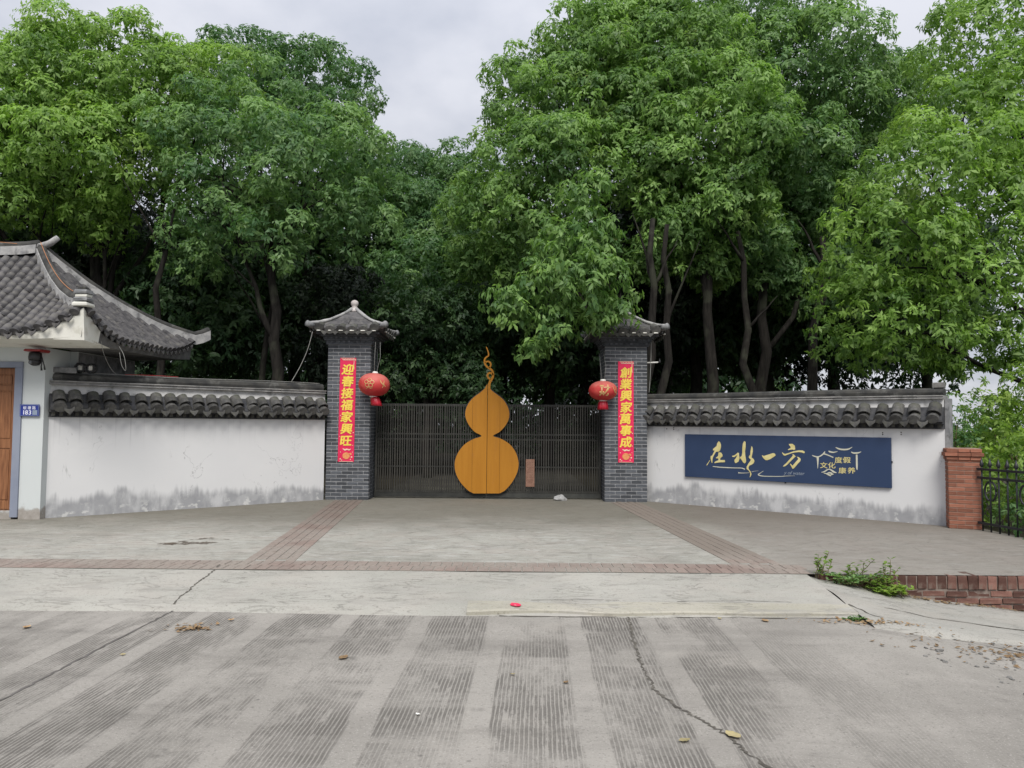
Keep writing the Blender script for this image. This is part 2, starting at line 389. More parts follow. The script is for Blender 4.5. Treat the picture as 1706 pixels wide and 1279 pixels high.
class MB:
    def __init__(self): self.v = []; self.f = []; self.sm = []
    def add(self, vs, fs, smooth=False):
        k = len(self.v); self.v += [tuple(p) for p in vs]; self.f += [tuple(i + k for i in f) for f in fs]; self.sm += [smooth] * len(fs)
        return self
    def box(self, x0, x1, y0, y1, z0, z1, rot=None):
        p = [(x0, y0, z0), (x1, y0, z0), (x1, y1, z0), (x0, y1, z0), (x0, y0, z1), (x1, y0, z1), (x1, y1, z1), (x0, y1, z1)]
        if rot is not None: p = [tuple(rot @ Vector(q)) for q in p]
        return self.add(p, [(3, 2, 1, 0), (4, 5, 6, 7), (0, 1, 5, 4), (1, 2, 6, 5), (2, 3, 7, 6), (3, 0, 4, 7)])
    def bevbox(self, x0, x1, y0, y1, z0, z1, b, jit=0.0):
        r = lambda: random.uniform(-jit, jit)
        lo = [(x0 + b, y0 + b), (x1 - b, y0 + b), (x1 - b, y1 - b), (x0 + b, y1 - b)]
        hi = [(x0, y0), (x1, y0), (x1, y1), (x0, y1)]
        P = []
        for z, q in ((z0, lo), (z0 + b, hi), (z1 - b, hi), (z1, lo)):
            P += [(a + r(), c + r(), z + r()) for a, c in q]
        F = [(3, 2, 1, 0), (12, 13, 14, 15)]
        for k in range(3):
            for i in range(4):
                j = (i + 1) % 4; F.append((k * 4 + i, k * 4 + j, k * 4 + 4 + j, k * 4 + 4 + i))
        return self.add(P, F)
    def tube(self, pts, rad, n=8, cap=True, smooth=True):
        pts = [Vector(p) for p in pts]
        rad = rad if isinstance(rad, (list, tuple)) else [rad] * len(pts)
        V = []; F = []
        ref = None
        for i, p in enumerate(pts):
            d = (pts[min(i + 1, len(pts) - 1)] - pts[max(i - 1, 0)]).normalized()
            if ref is None: ref = Vector((0, 0, 1)) if abs(d.z) < .9 else Vector((1, 0, 0))
            a = d.cross(ref).normalized(); b = d.cross(a).normalized(); pass
            for k in range(n):
                t = 2 * math.pi * k / n
                V.append(p + (a * math.cos(t) + b * math.sin(t)) * rad[i])
        for i in range(len(pts) - 1):
            for k in range(n):
                j = (k + 1) % n
                F.append((i * n + k, i * n + j, i * n + n + j, i * n + n + k))
        if cap: F.append(tuple(range(n - 1, -1, -1))); F.append(tuple((len(pts) - 1) * n + k for k in range(n)))
        return self.add(V, F, smooth)
    def lathe(self, prof, c=(0, 0, 0), n=20, smooth=True, squash=None):
        V = []; F = []
        for r, z in prof:
            for k in range(n):
                t = 2 * math.pi * k / n
                rr = r * (squash(k) if squash else 1)
                V.append((c[0] + rr * math.cos(t), c[1] + rr * math.sin(t), c[2] + z))
        for i in range(len(prof) - 1):
            for k in range(n):
                j = (k + 1) % n
                F.append((i * n + k, i * n + j, i * n + n + j, i * n + n + k))
        F.append(tuple(range(n - 1, -1, -1))); F.append(tuple((len(prof) - 1) * n + k for k in range(n)))
        return self.add(V, F, smooth)
    def plate(self, outline, y0, y1):                    # outline in (x, z), extruded from y0 (front) to y1 (back)
        n = len(outline)
        V = [(x, y0, z) for x, z in outline] + [(x, y1, z) for x, z in outline]
        F = [tuple(range(n)), tuple(range(2 * n - 1, n - 1, -1))]
        for i in range(n):
            j = (i + 1) % n; F.append((i, i + n, j + n, j))
        return self.add(V, F)
    def ribbon(self, pts, y0, y1):                       # pts (x, z, half width) in a vertical plane
        n = len(pts); A = []; B = []
        for i, (x, z, w) in enumerate(pts):
            x0, z0, _ = pts[max(i - 1, 0)]; x1, z1, _ = pts[min(i + 1, n - 1)]
            dx, dz = x1 - x0, z1 - z0; L = math.hypot(dx, dz) or 1
            A.append((x - dz / L * w, z + dx / L * w)); B.append((x + dz / L * w, z - dx / L * w))
        for i in range(n - 1):
            q = [A[i], A[i + 1], B[i + 1], B[i]]
            V = [(x, y0, z) for x, z in q] + [(x, y1, z) for x, z in q]
            self.add(V, [(0, 1, 2, 3), (7, 6, 5, 4), (0, 4, 5, 1), (1, 5, 6, 2), (2, 6, 7, 3), (3, 7, 4, 0)])
        return self
    def mesh(self, name, parent=None, world=False):
        v = self.v
        if world and parent is not None:
            inv = BASE[parent.name].inverted(); v = [tuple(inv @ Vector(p)) for p in v]
        me = bpy.data.meshes.new(name); me.from_pydata(v, [], self.f)
        if any(self.sm): me.polygons.foreach_set('use_smooth', self.sm)
        me.validate(); me.update()
        return me
    def build(self, name, mat, parent=None, world=False):
        return link(name, self.mesh(name, parent, world), parent, mat)

def text_mesh(body, size, bold=0.0, sx=1.0, sy=1.0, shear=0.0, thick=0.0, stack=0.0):
    c = bpy.data.curves.new('lettering', 'FONT'); c.body = body; c.size = size; c.offset = bold; c.resolution_u = 3; c.shear = shear
    c.extrude = thick; c.align_x = 'LEFT'
    o = bpy.data.objects.new('lettering', c); col.objects.link(o)
    bpy.context.view_layer.update()
    me = bpy.data.meshes.new_from_object(o.evaluated_get(bpy.context.evaluated_depsgraph_get()))
    bpy.data.objects.remove(o); bpy.data.curves.remove(c)
    co = np.empty(len(me.vertices) * 3); me.vertices.foreach_get('co', co); co = co.reshape(-1, 3)
    mn, mx = co.min(0), co.max(0)
    co[:, :2] -= (mn[:2] + mx[:2]) / 2
    co[:, 0] *= sx; co[:, 1] *= sy
    out = np.stack([co[:, 0], -co[:, 2], co[:, 1]], 1)   # stand it up in the x-z plane, facing -y
    me.vertices.foreach_set('co', out.ravel()); me.update()
    if stack:                                            # thicken the strokes: the glyph laid down several times, each a hair in front
        v0 = out; tri = [tuple(p.vertices) for p in me.polygons]; n = len(v0); V = []; F = []
        for k in range(8):
            an = 2 * math.pi * k / 8
            V.append(v0 + np.array([math.cos(an) * stack, -.00012 * k, math.sin(an) * stack * .8])); F += [tuple(i + n * k for i in f) for f in tri]
        m2 = bpy.data.meshes.new('lettering'); m2.from_pydata(np.concatenate(V).tolist(), [], F); m2.update(); me = m2
    me.materials.clear()
    return me, (mx - mn)

# ------------------------------------------------------------------ measured outlines (metres)
SIGN_STROKES = {
 'zai': [[(1.6854, 1.2821), (1.7118, 1.2663), (1.7335, 1.2176), (1.7332, 1.1685), (1.7153, 1.1107), (1.6931, 1.0814), (1.6311, 1.0755), (1.5908, 1.0167), (1.5594, 0.958), (1.5519, 0.9001), (1.5499, 0.8548), (1.5321, 0.8664), (1.5278, 0.8992), (1.5128, 0.9482), (1.5193, 0.9896), (1.5507, 1.003), (1.5822, 1.0658), (1.6002, 1.0951), (1.5646, 1.1064), (1.5692, 1.1313), (1.6139, 1.1654), (1.6451, 1.1909), (1.6542, 1.2404)], [(1.51, 0.9109), (1.4376, 0.8007), (1.4285, 0.8004), (1.4332, 0.8212), (1.501, 0.9106)], [(1.6842, 1.0689), (1.7369, 1.0623), (1.763, 1.0223), (1.7628, 0.9896), (1.7187, 0.9554), (1.7141, 0.9185), (1.8061, 0.9219), (1.8165, 0.9019), (1.8102, 0.8813), (1.7006, 0.873), (1.5988, 0.8543), (1.5945, 0.8689), (1.6301, 0.8949), (1.6788, 0.9131), (1.6791, 0.9499), (1.6348, 0.9484), (1.626, 0.9604), (1.6749, 0.9948)]],
 'shui': [[(1.9584, 1.0044), (2.0143, 1.0224), (2.0788, 1.0728), (2.1001, 1.0654), (2.1015, 1.0253), (2.1121, 0.9653), (2.0904, 0.9042), (2.0347, 0.8683), (2.0135, 0.8932), (2.0094, 0.9334), (2.0396, 0.9668), (2.0699, 1.0242), (2.0485, 1.0155), (2.0055, 0.9858), (1.9712, 0.9886)], [(2.2077, 1.2972), (2.237, 1.2778), (2.2364, 1.1977), (2.223, 1.1013), (2.2266, 1.0214), (2.2428, 0.934), (2.2383, 0.8939), (2.2129, 0.8729), (2.1835, 0.8918), (2.1543, 0.9388), (2.1206, 0.9737), (2.125, 0.9899), (2.1548, 1.011), (2.1679, 1.0676), (2.1703, 1.1639), (2.182, 1.2525)], [(2.3536, 1.2047), (2.3741, 1.1694), (2.3777, 1.1059), (2.3605, 1.0338), (2.3519, 0.9898), (2.389, 0.9633), (2.4078, 0.9243), (2.3925, 0.8841), (2.3508, 0.8546), (2.309, 0.837), (2.2878, 0.8002), (2.2918, 0.7686), (2.3289, 0.7225), (2.3477, 0.6758), (2.3324, 0.6353), (2.3114, 0.6104), (2.32, 0.6427), (2.3245, 0.6905), (2.2999, 0.7371), (2.2541, 0.7709), (2.2545, 0.8148), (2.2884, 0.872), (2.3306, 0.9293), (2.3391, 0.9535), (2.3142, 0.9685), (2.2977, 0.9919), (2.3021, 1.0159), (2.3273, 1.0407), (2.332, 1.1045), (2.345, 1.1686)]],
 'yi': [[(2.5533, 1.0401), (2.5898, 1.0256), (2.6631, 1.0516), (2.7681, 1.0862), (2.804, 1.0757), (2.8157, 1.0449), (2.7916, 1.0246), (2.7108, 0.971), (2.6541, 0.9493), (2.6217, 0.952), (2.5854, 0.9822), (2.5612, 1.0167)]],
 'fang': [[(3.0625, 1.2612), (3.1326, 1.2666), (3.1748, 1.2293), (3.1819, 1.1681), (3.1625, 1.156), (3.1238, 1.1626), (3.0497, 1.149), (3.0459, 1.1604), (3.0969, 1.1888), (3.0971, 1.2119), (3.0701, 1.2421)], [(2.9393, 1.1071), (2.9667, 1.0847), (2.9981, 1.0779), (3.0687, 1.0994), (3.1545, 1.1328), (3.2471, 1.1508), (3.3159, 1.149), (3.35, 1.131), (3.3536, 1.1121), (3.3383, 1.1002), (3.3003, 1.1142), (3.2468, 1.1202), (3.1774, 1.1105), (3.1075, 1.0929), (3.045, 1.0679), (2.9978, 1.047), (2.9703, 1.05), (2.943, 1.0839)], [(3.1307, 1.0783), (3.1538, 1.0714), (3.1883, 1.038), (3.1532, 1.0062), (3.0905, 0.9424), (3.0353, 0.8864), (2.9958, 0.8539), (2.9525, 0.8444), (2.9645, 0.8642), (3.02, 0.9166), (3.0831, 0.9883), (3.1382, 1.0517)], [(3.2075, 1.0349), (3.2458, 1.0247), (3.2799, 0.9954), (3.2719, 0.957), (3.2214, 0.9016), (3.1825, 0.8541), (3.1512, 0.8183), (3.1279, 0.8135), (3.1089, 0.851), (3.0822, 0.896), (3.0901, 0.904), (3.1285, 0.8672), (3.1755, 0.9227), (3.23, 0.986), (3.2303, 1.0089)]],
}
SIGN_RIBBONS = {
 'swoosh': [[(1.5584, 0.7893, 0.0063), (1.7177, 0.7797, 0.0095), (1.9784, 0.7788, 0.0071), (2.1489, 0.7822, 0.0071), (2.2163, 0.7612, 0.0095)], [(2.2996, 0.7013, 0.0032), (2.1905, 0.6905, 0.0047), (2.1143, 0.6885, 0.0071), (2.0846, 0.6911, 0.011)], [(2.3497, 0.7195, 0.0032), (2.4244, 0.7389, 0.0024), (2.4821, 0.7455, 0.0016)], [(2.5793, 0.746, 0.0032), (2.5218, 0.7079, 0.0055), (2.4805, 0.6744, 0.011), (2.5214, 0.6567, 0.0087), (2.5947, 0.6502, 0.0071), (2.7481, 0.6548, 0.0063), (2.9074, 0.6629, 0.0055), (3.0254, 0.6765, 0.0039), (3.173, 0.687, 0.0016)]],
 'emblem': [[(3.4822, 1.071, 0.0036), (3.5163, 1.0549, 0.0087), (3.5708, 1.0443, 0.0101), (3.6186, 1.0549, 0.0094), (3.6664, 1.0874, 0.0101), (3.7108, 1.1402, 0.0087)], [(3.6868, 1.1017, 0.013), (3.7271, 1.0927, 0.0101), (3.7871, 1.0708, 0.0087), (3.8533, 1.0424, 0.0101)], [(3.5811, 1.0433, 0.0188), (3.5838, 0.9883, 0.0159), (3.5831, 0.9263, 0.0101), (3.5807, 0.8368, 0.0029)], [(3.7714, 1.1556, 0.0043), (3.7946, 1.1427, 0.013), (3.8478, 1.1327, 0.0108), (3.8943, 1.1409, 0.0072), (3.9274, 1.1534, 0.0029)], [(3.8953, 1.2224, 0.0036), (3.9347, 1.2031, 0.0116), (3.9871, 1.189, 0.013), (4.0524, 1.1875, 0.013), (4.1175, 1.1994, 0.0108), (4.1761, 1.2345, 0.0036)], [(4.1588, 1.1502, 0.0058), (4.1875, 1.1324, 0.0116), (4.2388, 1.1326, 0.013), (4.2836, 1.1407, 0.0101), (4.322, 1.1585, 0.0036)], [(4.2481, 1.1062, 0.013), (4.2483, 0.9861, 0.0144), (4.2483, 0.8928, 0.013), (4.2508, 0.843, 0.0058)], [(3.6457, 0.7725, 0.0036), (3.6964, 0.7872, 0.0101), (3.7438, 0.8201, 0.0101), (3.7774, 0.8318, 0.0087), (3.8107, 0.8231, 0.0101), (3.8567, 0.7913, 0.0144), (3.9061, 0.7753, 0.0036)], [(3.6827, 0.7626, 0.0036), (3.7363, 0.7515, 0.0101), (3.7762, 0.733, 0.013), (3.8093, 0.7177, 0.0101)], [(3.7498, 0.7624, 0.0072), (3.79, 0.7711, 0.013), (3.8364, 0.7564, 0.0116)], [(3.7828, 0.7265, 0.0058), (3.8296, 0.7424, 0.0087), (3.8596, 0.7541, 0.0036)]],
}
SIGN_TEXT = [('度', 3.942, 1.0015), ('假', 4.0825, 1.0067), ('文', 3.6877, 0.8997), ('化', 3.825, 0.9033), ('康', 4.0052, 0.8218), ('养', 4.1577, 0.8288)]
SIGN_SCRIPT = (2.9631, 0.7174, 3.3494, 0.736)
GOURD_RIGHT = [(-0.511, 2.439), (-0.48, 2.409), (-0.468, 2.335), (-0.429, 2.29), (-0.353, 2.231), (-0.203, 2.119), (-0.098, 1.971), (-0.052, 1.816), (-0.066, 1.682), (-0.139, 1.539), (-0.257, 1.413), (-0.39, 1.329), (-0.226, 1.271), (-0.046, 1.162), (0.074, 1.015), (0.137, 0.853), (0.153, 0.72), (0.122, 0.557), (0.034, 0.379), (-0.083, 0.231), (-0.157, 0.165), (-0.245, 0.12), (-0.515, 0.118)]
GOURD_LEFT = [(-0.522, 2.424), (-0.546, 2.394), (-0.578, 2.328), (-0.682, 2.237), (-0.83, 2.123), (-0.933, 1.988), (-0.982, 1.838), (-0.974, 1.705), (-0.898, 1.542), (-0.777, 1.409), (-0.637, 1.324), (-0.82, 1.254), (-0.998, 1.14), (-1.115, 0.991), (-1.181, 0.842), (-1.197, 0.694), (-1.169, 0.532), (-1.078, 0.356), (-0.952, 0.218), (-0.883, 0.16), (-0.794, 0.116), (-0.524, 0.118)]
TENDRIL = [[(-0.486, 2.316, 0.0258), (-0.484, 2.386, 0.0258), (-0.475, 2.456, 0.0258), (-0.443, 2.516, 0.0268), (-0.411, 2.571, 0.0248), (-0.401, 2.636, 0.0219), (-0.415, 2.696, 0.0219), (-0.445, 2.735, 0.0219), (-0.49, 2.765, 0.0219), (-0.541, 2.804, 0.0199), (-0.576, 2.854, 0.0189), (-0.589, 2.914, 0.0179), (-0.577, 2.969, 0.0169), (-0.542, 3.004, 0.0159), (-0.508, 3.03, 0.0149), (-0.503, 3.07, 0.0139), (-0.522, 3.14, 0.0119), (-0.553, 3.219, 0.008)], [(-0.409, 2.616, 0.0219), (-0.43, 2.651, 0.0199), (-0.469, 2.665, 0.0199), (-0.509, 2.645, 0.0199), (-0.521, 2.6, 0.0199), (-0.498, 2.555, 0.0199), (-0.458, 2.526, 0.0199)], [(-0.573, 2.874, 0.0169), (-0.546, 2.904, 0.0169), (-0.502, 2.907, 0.0169), (-0.467, 2.88, 0.0169), (-0.453, 2.84, 0.0169), (-0.466, 2.8, 0.0169), (-0.49, 2.77, 0.0189)]]
CRACK_A = [(1.128, 7.763), (1.09, 7.347), (1.058, 6.913), (1.009, 6.528), (0.988, 6.151), (0.967, 5.802), (0.964, 5.53), (0.956, 5.343), (0.954, 5.202), (1.005, 5.058), (1.044, 4.882), (1.096, 4.785), (1.143, 4.682), (1.186, 4.575), (1.23, 4.481), (1.259, 4.327), (1.279, 4.198), (1.37, 4.003)]
JOINT_A = [(-3.242, 3.87), (-3.196, 4.953), (-3.178, 5.292), (-3.173, 5.709), (-3.162, 6.101), (-3.141, 6.533), (-3.118, 7.011), (-3.111, 7.395)]
CRACK_B = [(-3.155, 7.335), (-3.167, 7.589), (-3.17, 7.778), (-3.19, 8.005), (-3.181, 8.216), (-3.197, 8.47), (-3.214, 8.637)]
CRACK_C = [(-2.215, 7.425), (-2.13, 7.525), (-2.058, 7.576), (-1.921, 7.606)]
CRACK_D = [(-3.888, 7.368), (-3.79, 7.395), (-3.616, 7.33), (-3.478, 7.335), (-3.308, 7.271)]
CROWNS = {
 'A': [(-12.31, 22.0, 11.24, 2.0, 2.0, 1.7), (-13.55, 21.0, 10.02, 1.9, 1.9, 1.62), (-10.65, 22.0, 11.16, 1.66, 1.66, 1.41), (-9.29, 22.5, 11.21, 1.44, 1.44, 1.23), (-11.75, 20.0, 8.35, 1.74, 1.74, 1.48), (-10.35, 20.5, 8.69, 1.43, 1.43, 1.22), (-13.13, 20.0, 7.54, 1.53, 1.53, 1.3), (-14.79, 20.0, 9.44, 1.81, 1.81, 1.54), (-11.18, 20.5, 6.89, 1.07, 1.07, 0.91), (-13.89, 23.0, 12.13, 1.2, 1.2, 1.02)],
 'B': [(-7.19, 20.0, 8.54, 1.47, 1.47, 1.25), (-8.51, 20.5, 9.12, 1.36, 1.36, 1.15), (-5.08, 19.5, 7.92, 1.63, 1.63, 1.39), (-4.11, 19.8, 8.1, 0.94, 0.94, 0.8), (-5.73, 19.0, 6.24, 1.13, 1.13, 0.96), (-7.5, 19.5, 6.89, 1.16, 1.16, 0.98), (-4.06, 19.5, 6.84, 0.95, 0.95, 0.81), (-8.37, 20.0, 5.99, 0.84, 0.84, 0.71), (-7.25, 21.0, 10.24, 1.17, 1.17, 1.0)],
 'C': [(-6.83, 26.0, 12.84, 1.67, 1.67, 1.42), (-6.08, 26.0, 11.59, 1.0, 1.0, 0.85), (-8.37, 26.0, 12.93, 1.54, 1.54, 1.31), (-5.24, 26.0, 10.55, 1.2, 1.2, 1.02), (-9.99, 27.0, 13.91, 1.47, 1.47, 1.25), (-6.63, 25.0, 10.9, 1.57, 1.57, 1.33)],
 'D': [(-3.9, 30.0, 10.39, 1.78, 1.78, 1.51), (-2.18, 29.0, 10.58, 1.52, 1.52, 1.29), (-2.96, 28.0, 8.26, 1.95, 1.95, 1.66), (-4.54, 27.0, 7.58, 1.51, 1.51, 1.28), (-1.32, 26.0, 7.79, 1.45, 1.45, 1.23), (-3.21, 25.0, 6.35, 1.4, 1.4, 1.19)],
 'E': [(1.19, 22.0, 10.9, 1.61, 1.61, 1.37), (2.19, 22.5, 12.49, 1.44, 1.44, 1.23), (0.15, 21.0, 8.62, 1.39, 1.39, 1.18), (-0.57, 20.5, 7.46, 1.07, 1.07, 0.91), (1.2, 20.5, 8.29, 1.57, 1.57, 1.34), (2.52, 21.5, 10.36, 1.72, 1.72, 1.47), (-1.22, 22.0, 7.89, 0.92, 0.92, 0.78), (0.39, 20.0, 6.69, 1.05, 1.05, 0.89), (-0.92, 21.5, 6.21, 0.9, 0.9, 0.77), (0.09, 21.0, 5.78, 0.81, 0.81, 0.68), (0.33, 23.0, 12.15, 0.93, 0.93, 0.79), (0.06, 22.0, 10.36, 1.01, 1.01, 0.86)],
 'F': [(4.69, 22.5, 12.23, 2.12, 2.12, 1.8), (5.56, 20.5, 9.4, 1.86, 1.86, 1.58), (3.94, 20.5, 8.32, 1.43, 1.43, 1.22), (3.51, 23.0, 13.58, 1.6, 1.6, 1.36), (5.65, 20.0, 7.29, 1.26, 1.26, 1.07), (3.87, 21.0, 9.99, 1.47, 1.47, 1.25), (4.31, 20.0, 6.72, 0.91, 0.91, 0.77), (3.63, 20.6, 6.06, 0.86, 0.86, 0.73), (5.38, 20.8, 5.95, 0.9, 0.9, 0.76)],
 'G': [(8.6, 22.5, 11.63, 1.92, 1.92, 1.63), (10.28, 23.5, 11.23, 1.72, 1.72, 1.46), (7.69, 21.5, 9.19, 1.57, 1.57, 1.34), (11.83, 24.0, 11.74, 1.47, 1.47, 1.25), (8.37, 22.0, 7.79, 1.3, 1.3, 1.11), (7.32, 23.5, 13.68, 1.8, 1.8, 1.53), (6.67, 21.0, 6.66, 1.03, 1.03, 0.87), (10.21, 23.0, 9.0, 1.28, 1.28, 1.09), (9.05, 22.0, 6.4, 0.92, 0.92, 0.78), (7.49, 22.0, 5.95, 0.95, 0.95, 0.81), (8.71, 22.5, 5.44, 0.94, 0.94, 0.8)],
 'H': [(12.1, 19.0, 10.96, 1.52, 1.52, 1.3), (9.21, 16.5, 6.79, 1.47, 1.47, 1.25), (7.86, 15.8, 5.31, 1.16, 1.16, 0.99), (9.33, 16.0, 4.99, 1.24, 1.24, 1.05), (10.83, 16.5, 6.67, 1.41, 1.41, 1.2), (7.45, 16.3, 4.01, 0.95, 0.95, 0.81), (8.37, 16.0, 3.66, 0.97, 0.97, 0.82), (7.19, 16.6, 3.33, 0.77, 0.77, 0.46), (9.92, 16.5, 4.06, 0.61, 0.61, 0.52), (11.8, 17.5, 8.67, 1.63, 1.63, 1.38), (10.57, 18.0, 8.71, 1.26, 1.26, 1.07), (8.05, 16.5, 3.52, 0.9, 0.9, 0.76), (7.12, 17.0, 4.77, 0.59, 0.59, 0.5), (10.66, 17.0, 3.07, 0.4, 0.4, 0.24), (9.73, 17.0, 2.93, 0.37, 0.37, 0.26), (10.91, 16.5, 4.71, 0.58, 0.58, 0.49), (10.76, 16.5, 3.93, 0.54, 0.54, 0.38), (10.3, 16.6, 3.55, 0.49, 0.49, 0.34), (9.34, 17.0, 3.06, 0.45, 0.45, 0.27), (11.2, 17.0, 3.21, 0.47, 0.47, 0.28)],
 'I': [(1.4, 15.6, 6.2, 0.51, 0.51, 0.43), (1.09, 15.4, 5.28, 0.66, 0.66, 0.56), (1.65, 15.6, 5.46, 0.6, 0.6, 0.51), (0.72, 15.2, 4.39, 0.65, 0.65, 0.55), (1.43, 15.2, 4.4, 0.73, 0.73, 0.62), (0.09, 15.2, 3.85, 0.49, 0.49, 0.42), (0.84, 15.2, 3.5, 0.54, 0.54, 0.46), (2.02, 15.4, 3.89, 0.45, 0.45, 0.39), (1.69, 15.4, 3.65, 0.36, 0.36, 0.3), (0.49, 15.2, 3.08, 0.33, 0.33, 0.28), (1.61, 15.8, 6.64, 0.29, 0.29, 0.25), (1.12, 15.0, 4.71, 0.58, 0.58, 0.49), (1.62, 15.3, 4.78, 0.57, 0.57, 0.48), (-0.17, 15.2, 4.03, 0.4, 0.4, 0.34)],
}

# ------------------------------------------------------------------ ground, road, forecourt
rng = np.random.default_rng(3)
def grid_sheet(name, xs, ys, zf, mat):
    nx, ny = len(xs), len(ys)
    V = [(x, y, zf(x, y)) for y in ys for x in xs]
    F = [(j * nx + i, j * nx + i + 1, j * nx + nx + i + 1, j * nx + nx + i) for j in range(ny - 1) for i in range(nx - 1)]
    me = bpy.data.meshes.new(name); me.from_pydata(V, [], F); me.polygons.foreach_set('use_smooth', [True] * len(F)); me.update()
    return tag(link(name, me, None, mat), kind='structure')
lin = lambda a, b, n: [a + (b - a) * i / (n - 1) for i in range(n)]
def bumpy(x, y, s, a): return a * (math.sin(x * s + 1.3 * math.sin(y * s * .7)) + math.sin(y * s * 1.3 + 2 * math.sin(x * s * .6 + 1))) * .5

MB().box(-400, 400, -300, 500, -2.2, -1.6).build('ground', M['ground'])['kind'] = 'structure'
def road_z(x, y): return -.16 - .1 * max(0.0, x - 3.0) + bumpy(x, y, .9, .008)
grid_sheet('road', lin(-30, 3, 34) + lin(3.5, 12, 18), lin(-14, 6, 21) + lin(6.3, 9, 10), road_z, M['road'])
grid_sheet('yard_ground', lin(-60, 60, 41), lin(10.5, 110, 34), lambda x, y: -.035 + (bumpy(x, y, .5, .02) if y < 30 else 0) - (max(0, x - 7.6) * .06), M['soil'])
grid_sheet('forecourt', lin(-16, 7.45, 40), lin(8.45, 17.4, 20), lambda x, y: 0.0, M['forecourt'])
grid_sheet('lane', lin(-2.9, 1.9, 5), lin(17.4, 60, 20), lambda x, y: 0.0, M['lane'])

def ramp_z(x, y):
    if y < 7.36: return (-.116 if y > 7.3 else -.168) + bumpy(x, y, 2.3, .006) + bumpy(x, y, 7, .004)
    t = (8.45 - y) / 1.13
    return -.004 - .112 * t + bumpy(x, y, 3.1, .004)
grid_sheet('ramp', lin(-30, -12, 10) + lin(-11.5, 3.2, 50), [7.17, 7.32] + lin(7.42, 8.447, 8), ramp_z, M['ramp'])
m = MB()                                                          # pale lip where the ramp meets the road
X = lin(-.4, 3.22, 26)
for i in range(25):
    a, b = X[i], X[i + 1]
    fa, fb = 7.22 + bumpy(a, 1, 4, .03), 7.22 + bumpy(b, 1, 4, .03)
    za, zb = -.118 + bumpy(a, 2, 5, .006), -.118 + bumpy(b, 2, 5, .006)
    m.add([(a, fa, -.3), (b, fb, -.3), (b, fb, zb - .012), (a, fa, za - .012), (b, fb + .02, zb), (a, fa + .02, za), (b, 7.50, -.098), (a, 7.50, -.098), (b, 7.50, -.3), (a, 7.50, -.3)],
          [(0, 1, 2, 3), (3, 2, 4, 5), (5, 4, 6, 7), (7, 6, 8, 9)])
m.add([(3.22, 7.25, -.3), (3.22, 7.5, -.3), (3.22, 7.5, -.098), (3.22, 7.25, -.12)], [(0, 1, 2, 3)])
m.build('ramp_kerb', M['slab_lip'])['kind'] = 'structure'

def verge_top(x): return -.21 * (x - 3.2) if x < 4.1 else -.19 - .127 * (x - 4.1)
def verge_z(x, y):
    t = max(0, min(1, (8.5 - y) / 1.75))
    e = 0
    return (verge_top(x) - .01) * (1 - t) + (-.16 - .1 * max(0, x - 3) + .022) * t + bumpy(x, y, 3.7, .012) + bumpy(x, y, 9, .006) + e
grid_sheet('verge', lin(3.21, 11.5, 70), [6.7 + .06 * i for i in range(31)], lambda x, y: verge_z(x, y + bumpy(x, 3, 2.2, .18) * (1 if y < 7.2 else 0)) - max(0, 6.95 - y + bumpy(x, 5, 2.6, .10)) * .35 - (.06 if y < 6.73 else 0), M['verge'])

def paver_field(name, p0, p1, width, rows, length):
    p0, p1 = Vector((*p0, 0)), Vector((*p1, 0)); d = (p1 - p0); L = d.length; d.normalize(); nrm = Vector((-d.y, d.x, 0))
    n = int(L / length); V = []; F = []; T = []
    rw = width / rows
    for i in range(n):
        for r_ in range(rows):
            sh = length * .5 * (r_ % 2)
            a0, a1 = i * L / n + sh + .004, (i + 1) * L / n + sh - .004
            b0, b1 = r_ * rw + .004, (r_ + 1) * rw - .004
            z = .007 + random.uniform(-.0015, .002); k = len(V)
            for zz, e in ((.002, 0), (z, .003)):
                for (a, b) in ((a0 + e, b0 + e), (a1 - e, b0 + e), (a1 - e, b1 - e), (a0 + e, b1 - e)):
                    V.append(tuple(p0 + d * a + nrm * b + Vector((0, 0, zz))))
            F += [(k + 4, k + 5, k + 6, k + 7), (k, k + 1, k + 5, k + 4), (k + 1, k + 2, k + 6, k + 5), (k + 2, k + 3, k + 7, k + 6), (k + 3, k, k + 4, k + 7)]
            T += [random.random()] * 8
    me = bpy.data.meshes.new(name); me.from_pydata(V, [], F)
    me.attributes.new('tint', 'FLOAT', 'POINT').data.foreach_set('value', T); me.update()
    return tag(link(name, me, None, M['paver']), kind='structure')
paver_field('paving_band', (-15.5, 8.452), (3.25, 8.452), .51, 2, .12)
paver_field('paving_band', (-2.47, 8.97), (-3.02, 15.95), .58, 5, .24)
paver_field('paving_band', (3.12, 8.97), (2.62, 15.95), .58, 5, .24)

# cracks and joints: ragged dirt-filled lines lying a few millimetres over the concrete
def crack(name, pts, w, mat, zf, rough=.6, sub=8):
    P = []
    for i in range(len(pts) - 1):
        for k in range(sub):
            t = k / sub
            P.append((pts[i][0] * (1 - t) + pts[i + 1][0] * t, pts[i][1] * (1 - t) + pts[i + 1][1] * t))
    P.append(pts[-1]); V = []; F = []
    for i, (x, y) in enumerate(P):
        a, b = P[max(i - 1, 0)], P[min(i + 1, len(P) - 1)]
        dx, dy = b[0] - a[0], b[1] - a[1]; L = math.hypot(dx, dy) or 1
        o = random.gauss(0, w * rough * .6); h = w * random.uniform(1 - rough, 1 + rough) * .5
        cx, cy = x - dy / L * o, y + dx / L * o
        for s in (1, -1):
            px_, py_ = cx - dy / L * h * s, cy + dx / L * h * s
            V.append((px_, py_, zf(px_, py_) + .004))
    for i in range(len(P) - 1): F.append((2 * i, 2 * i + 1, 2 * i + 3, 2 * i + 2))
    me = bpy.data.meshes.new(name); me.from_pydata(V, [], F); me.update()
    return tag(link(name, me, None, mat), kind='structure')
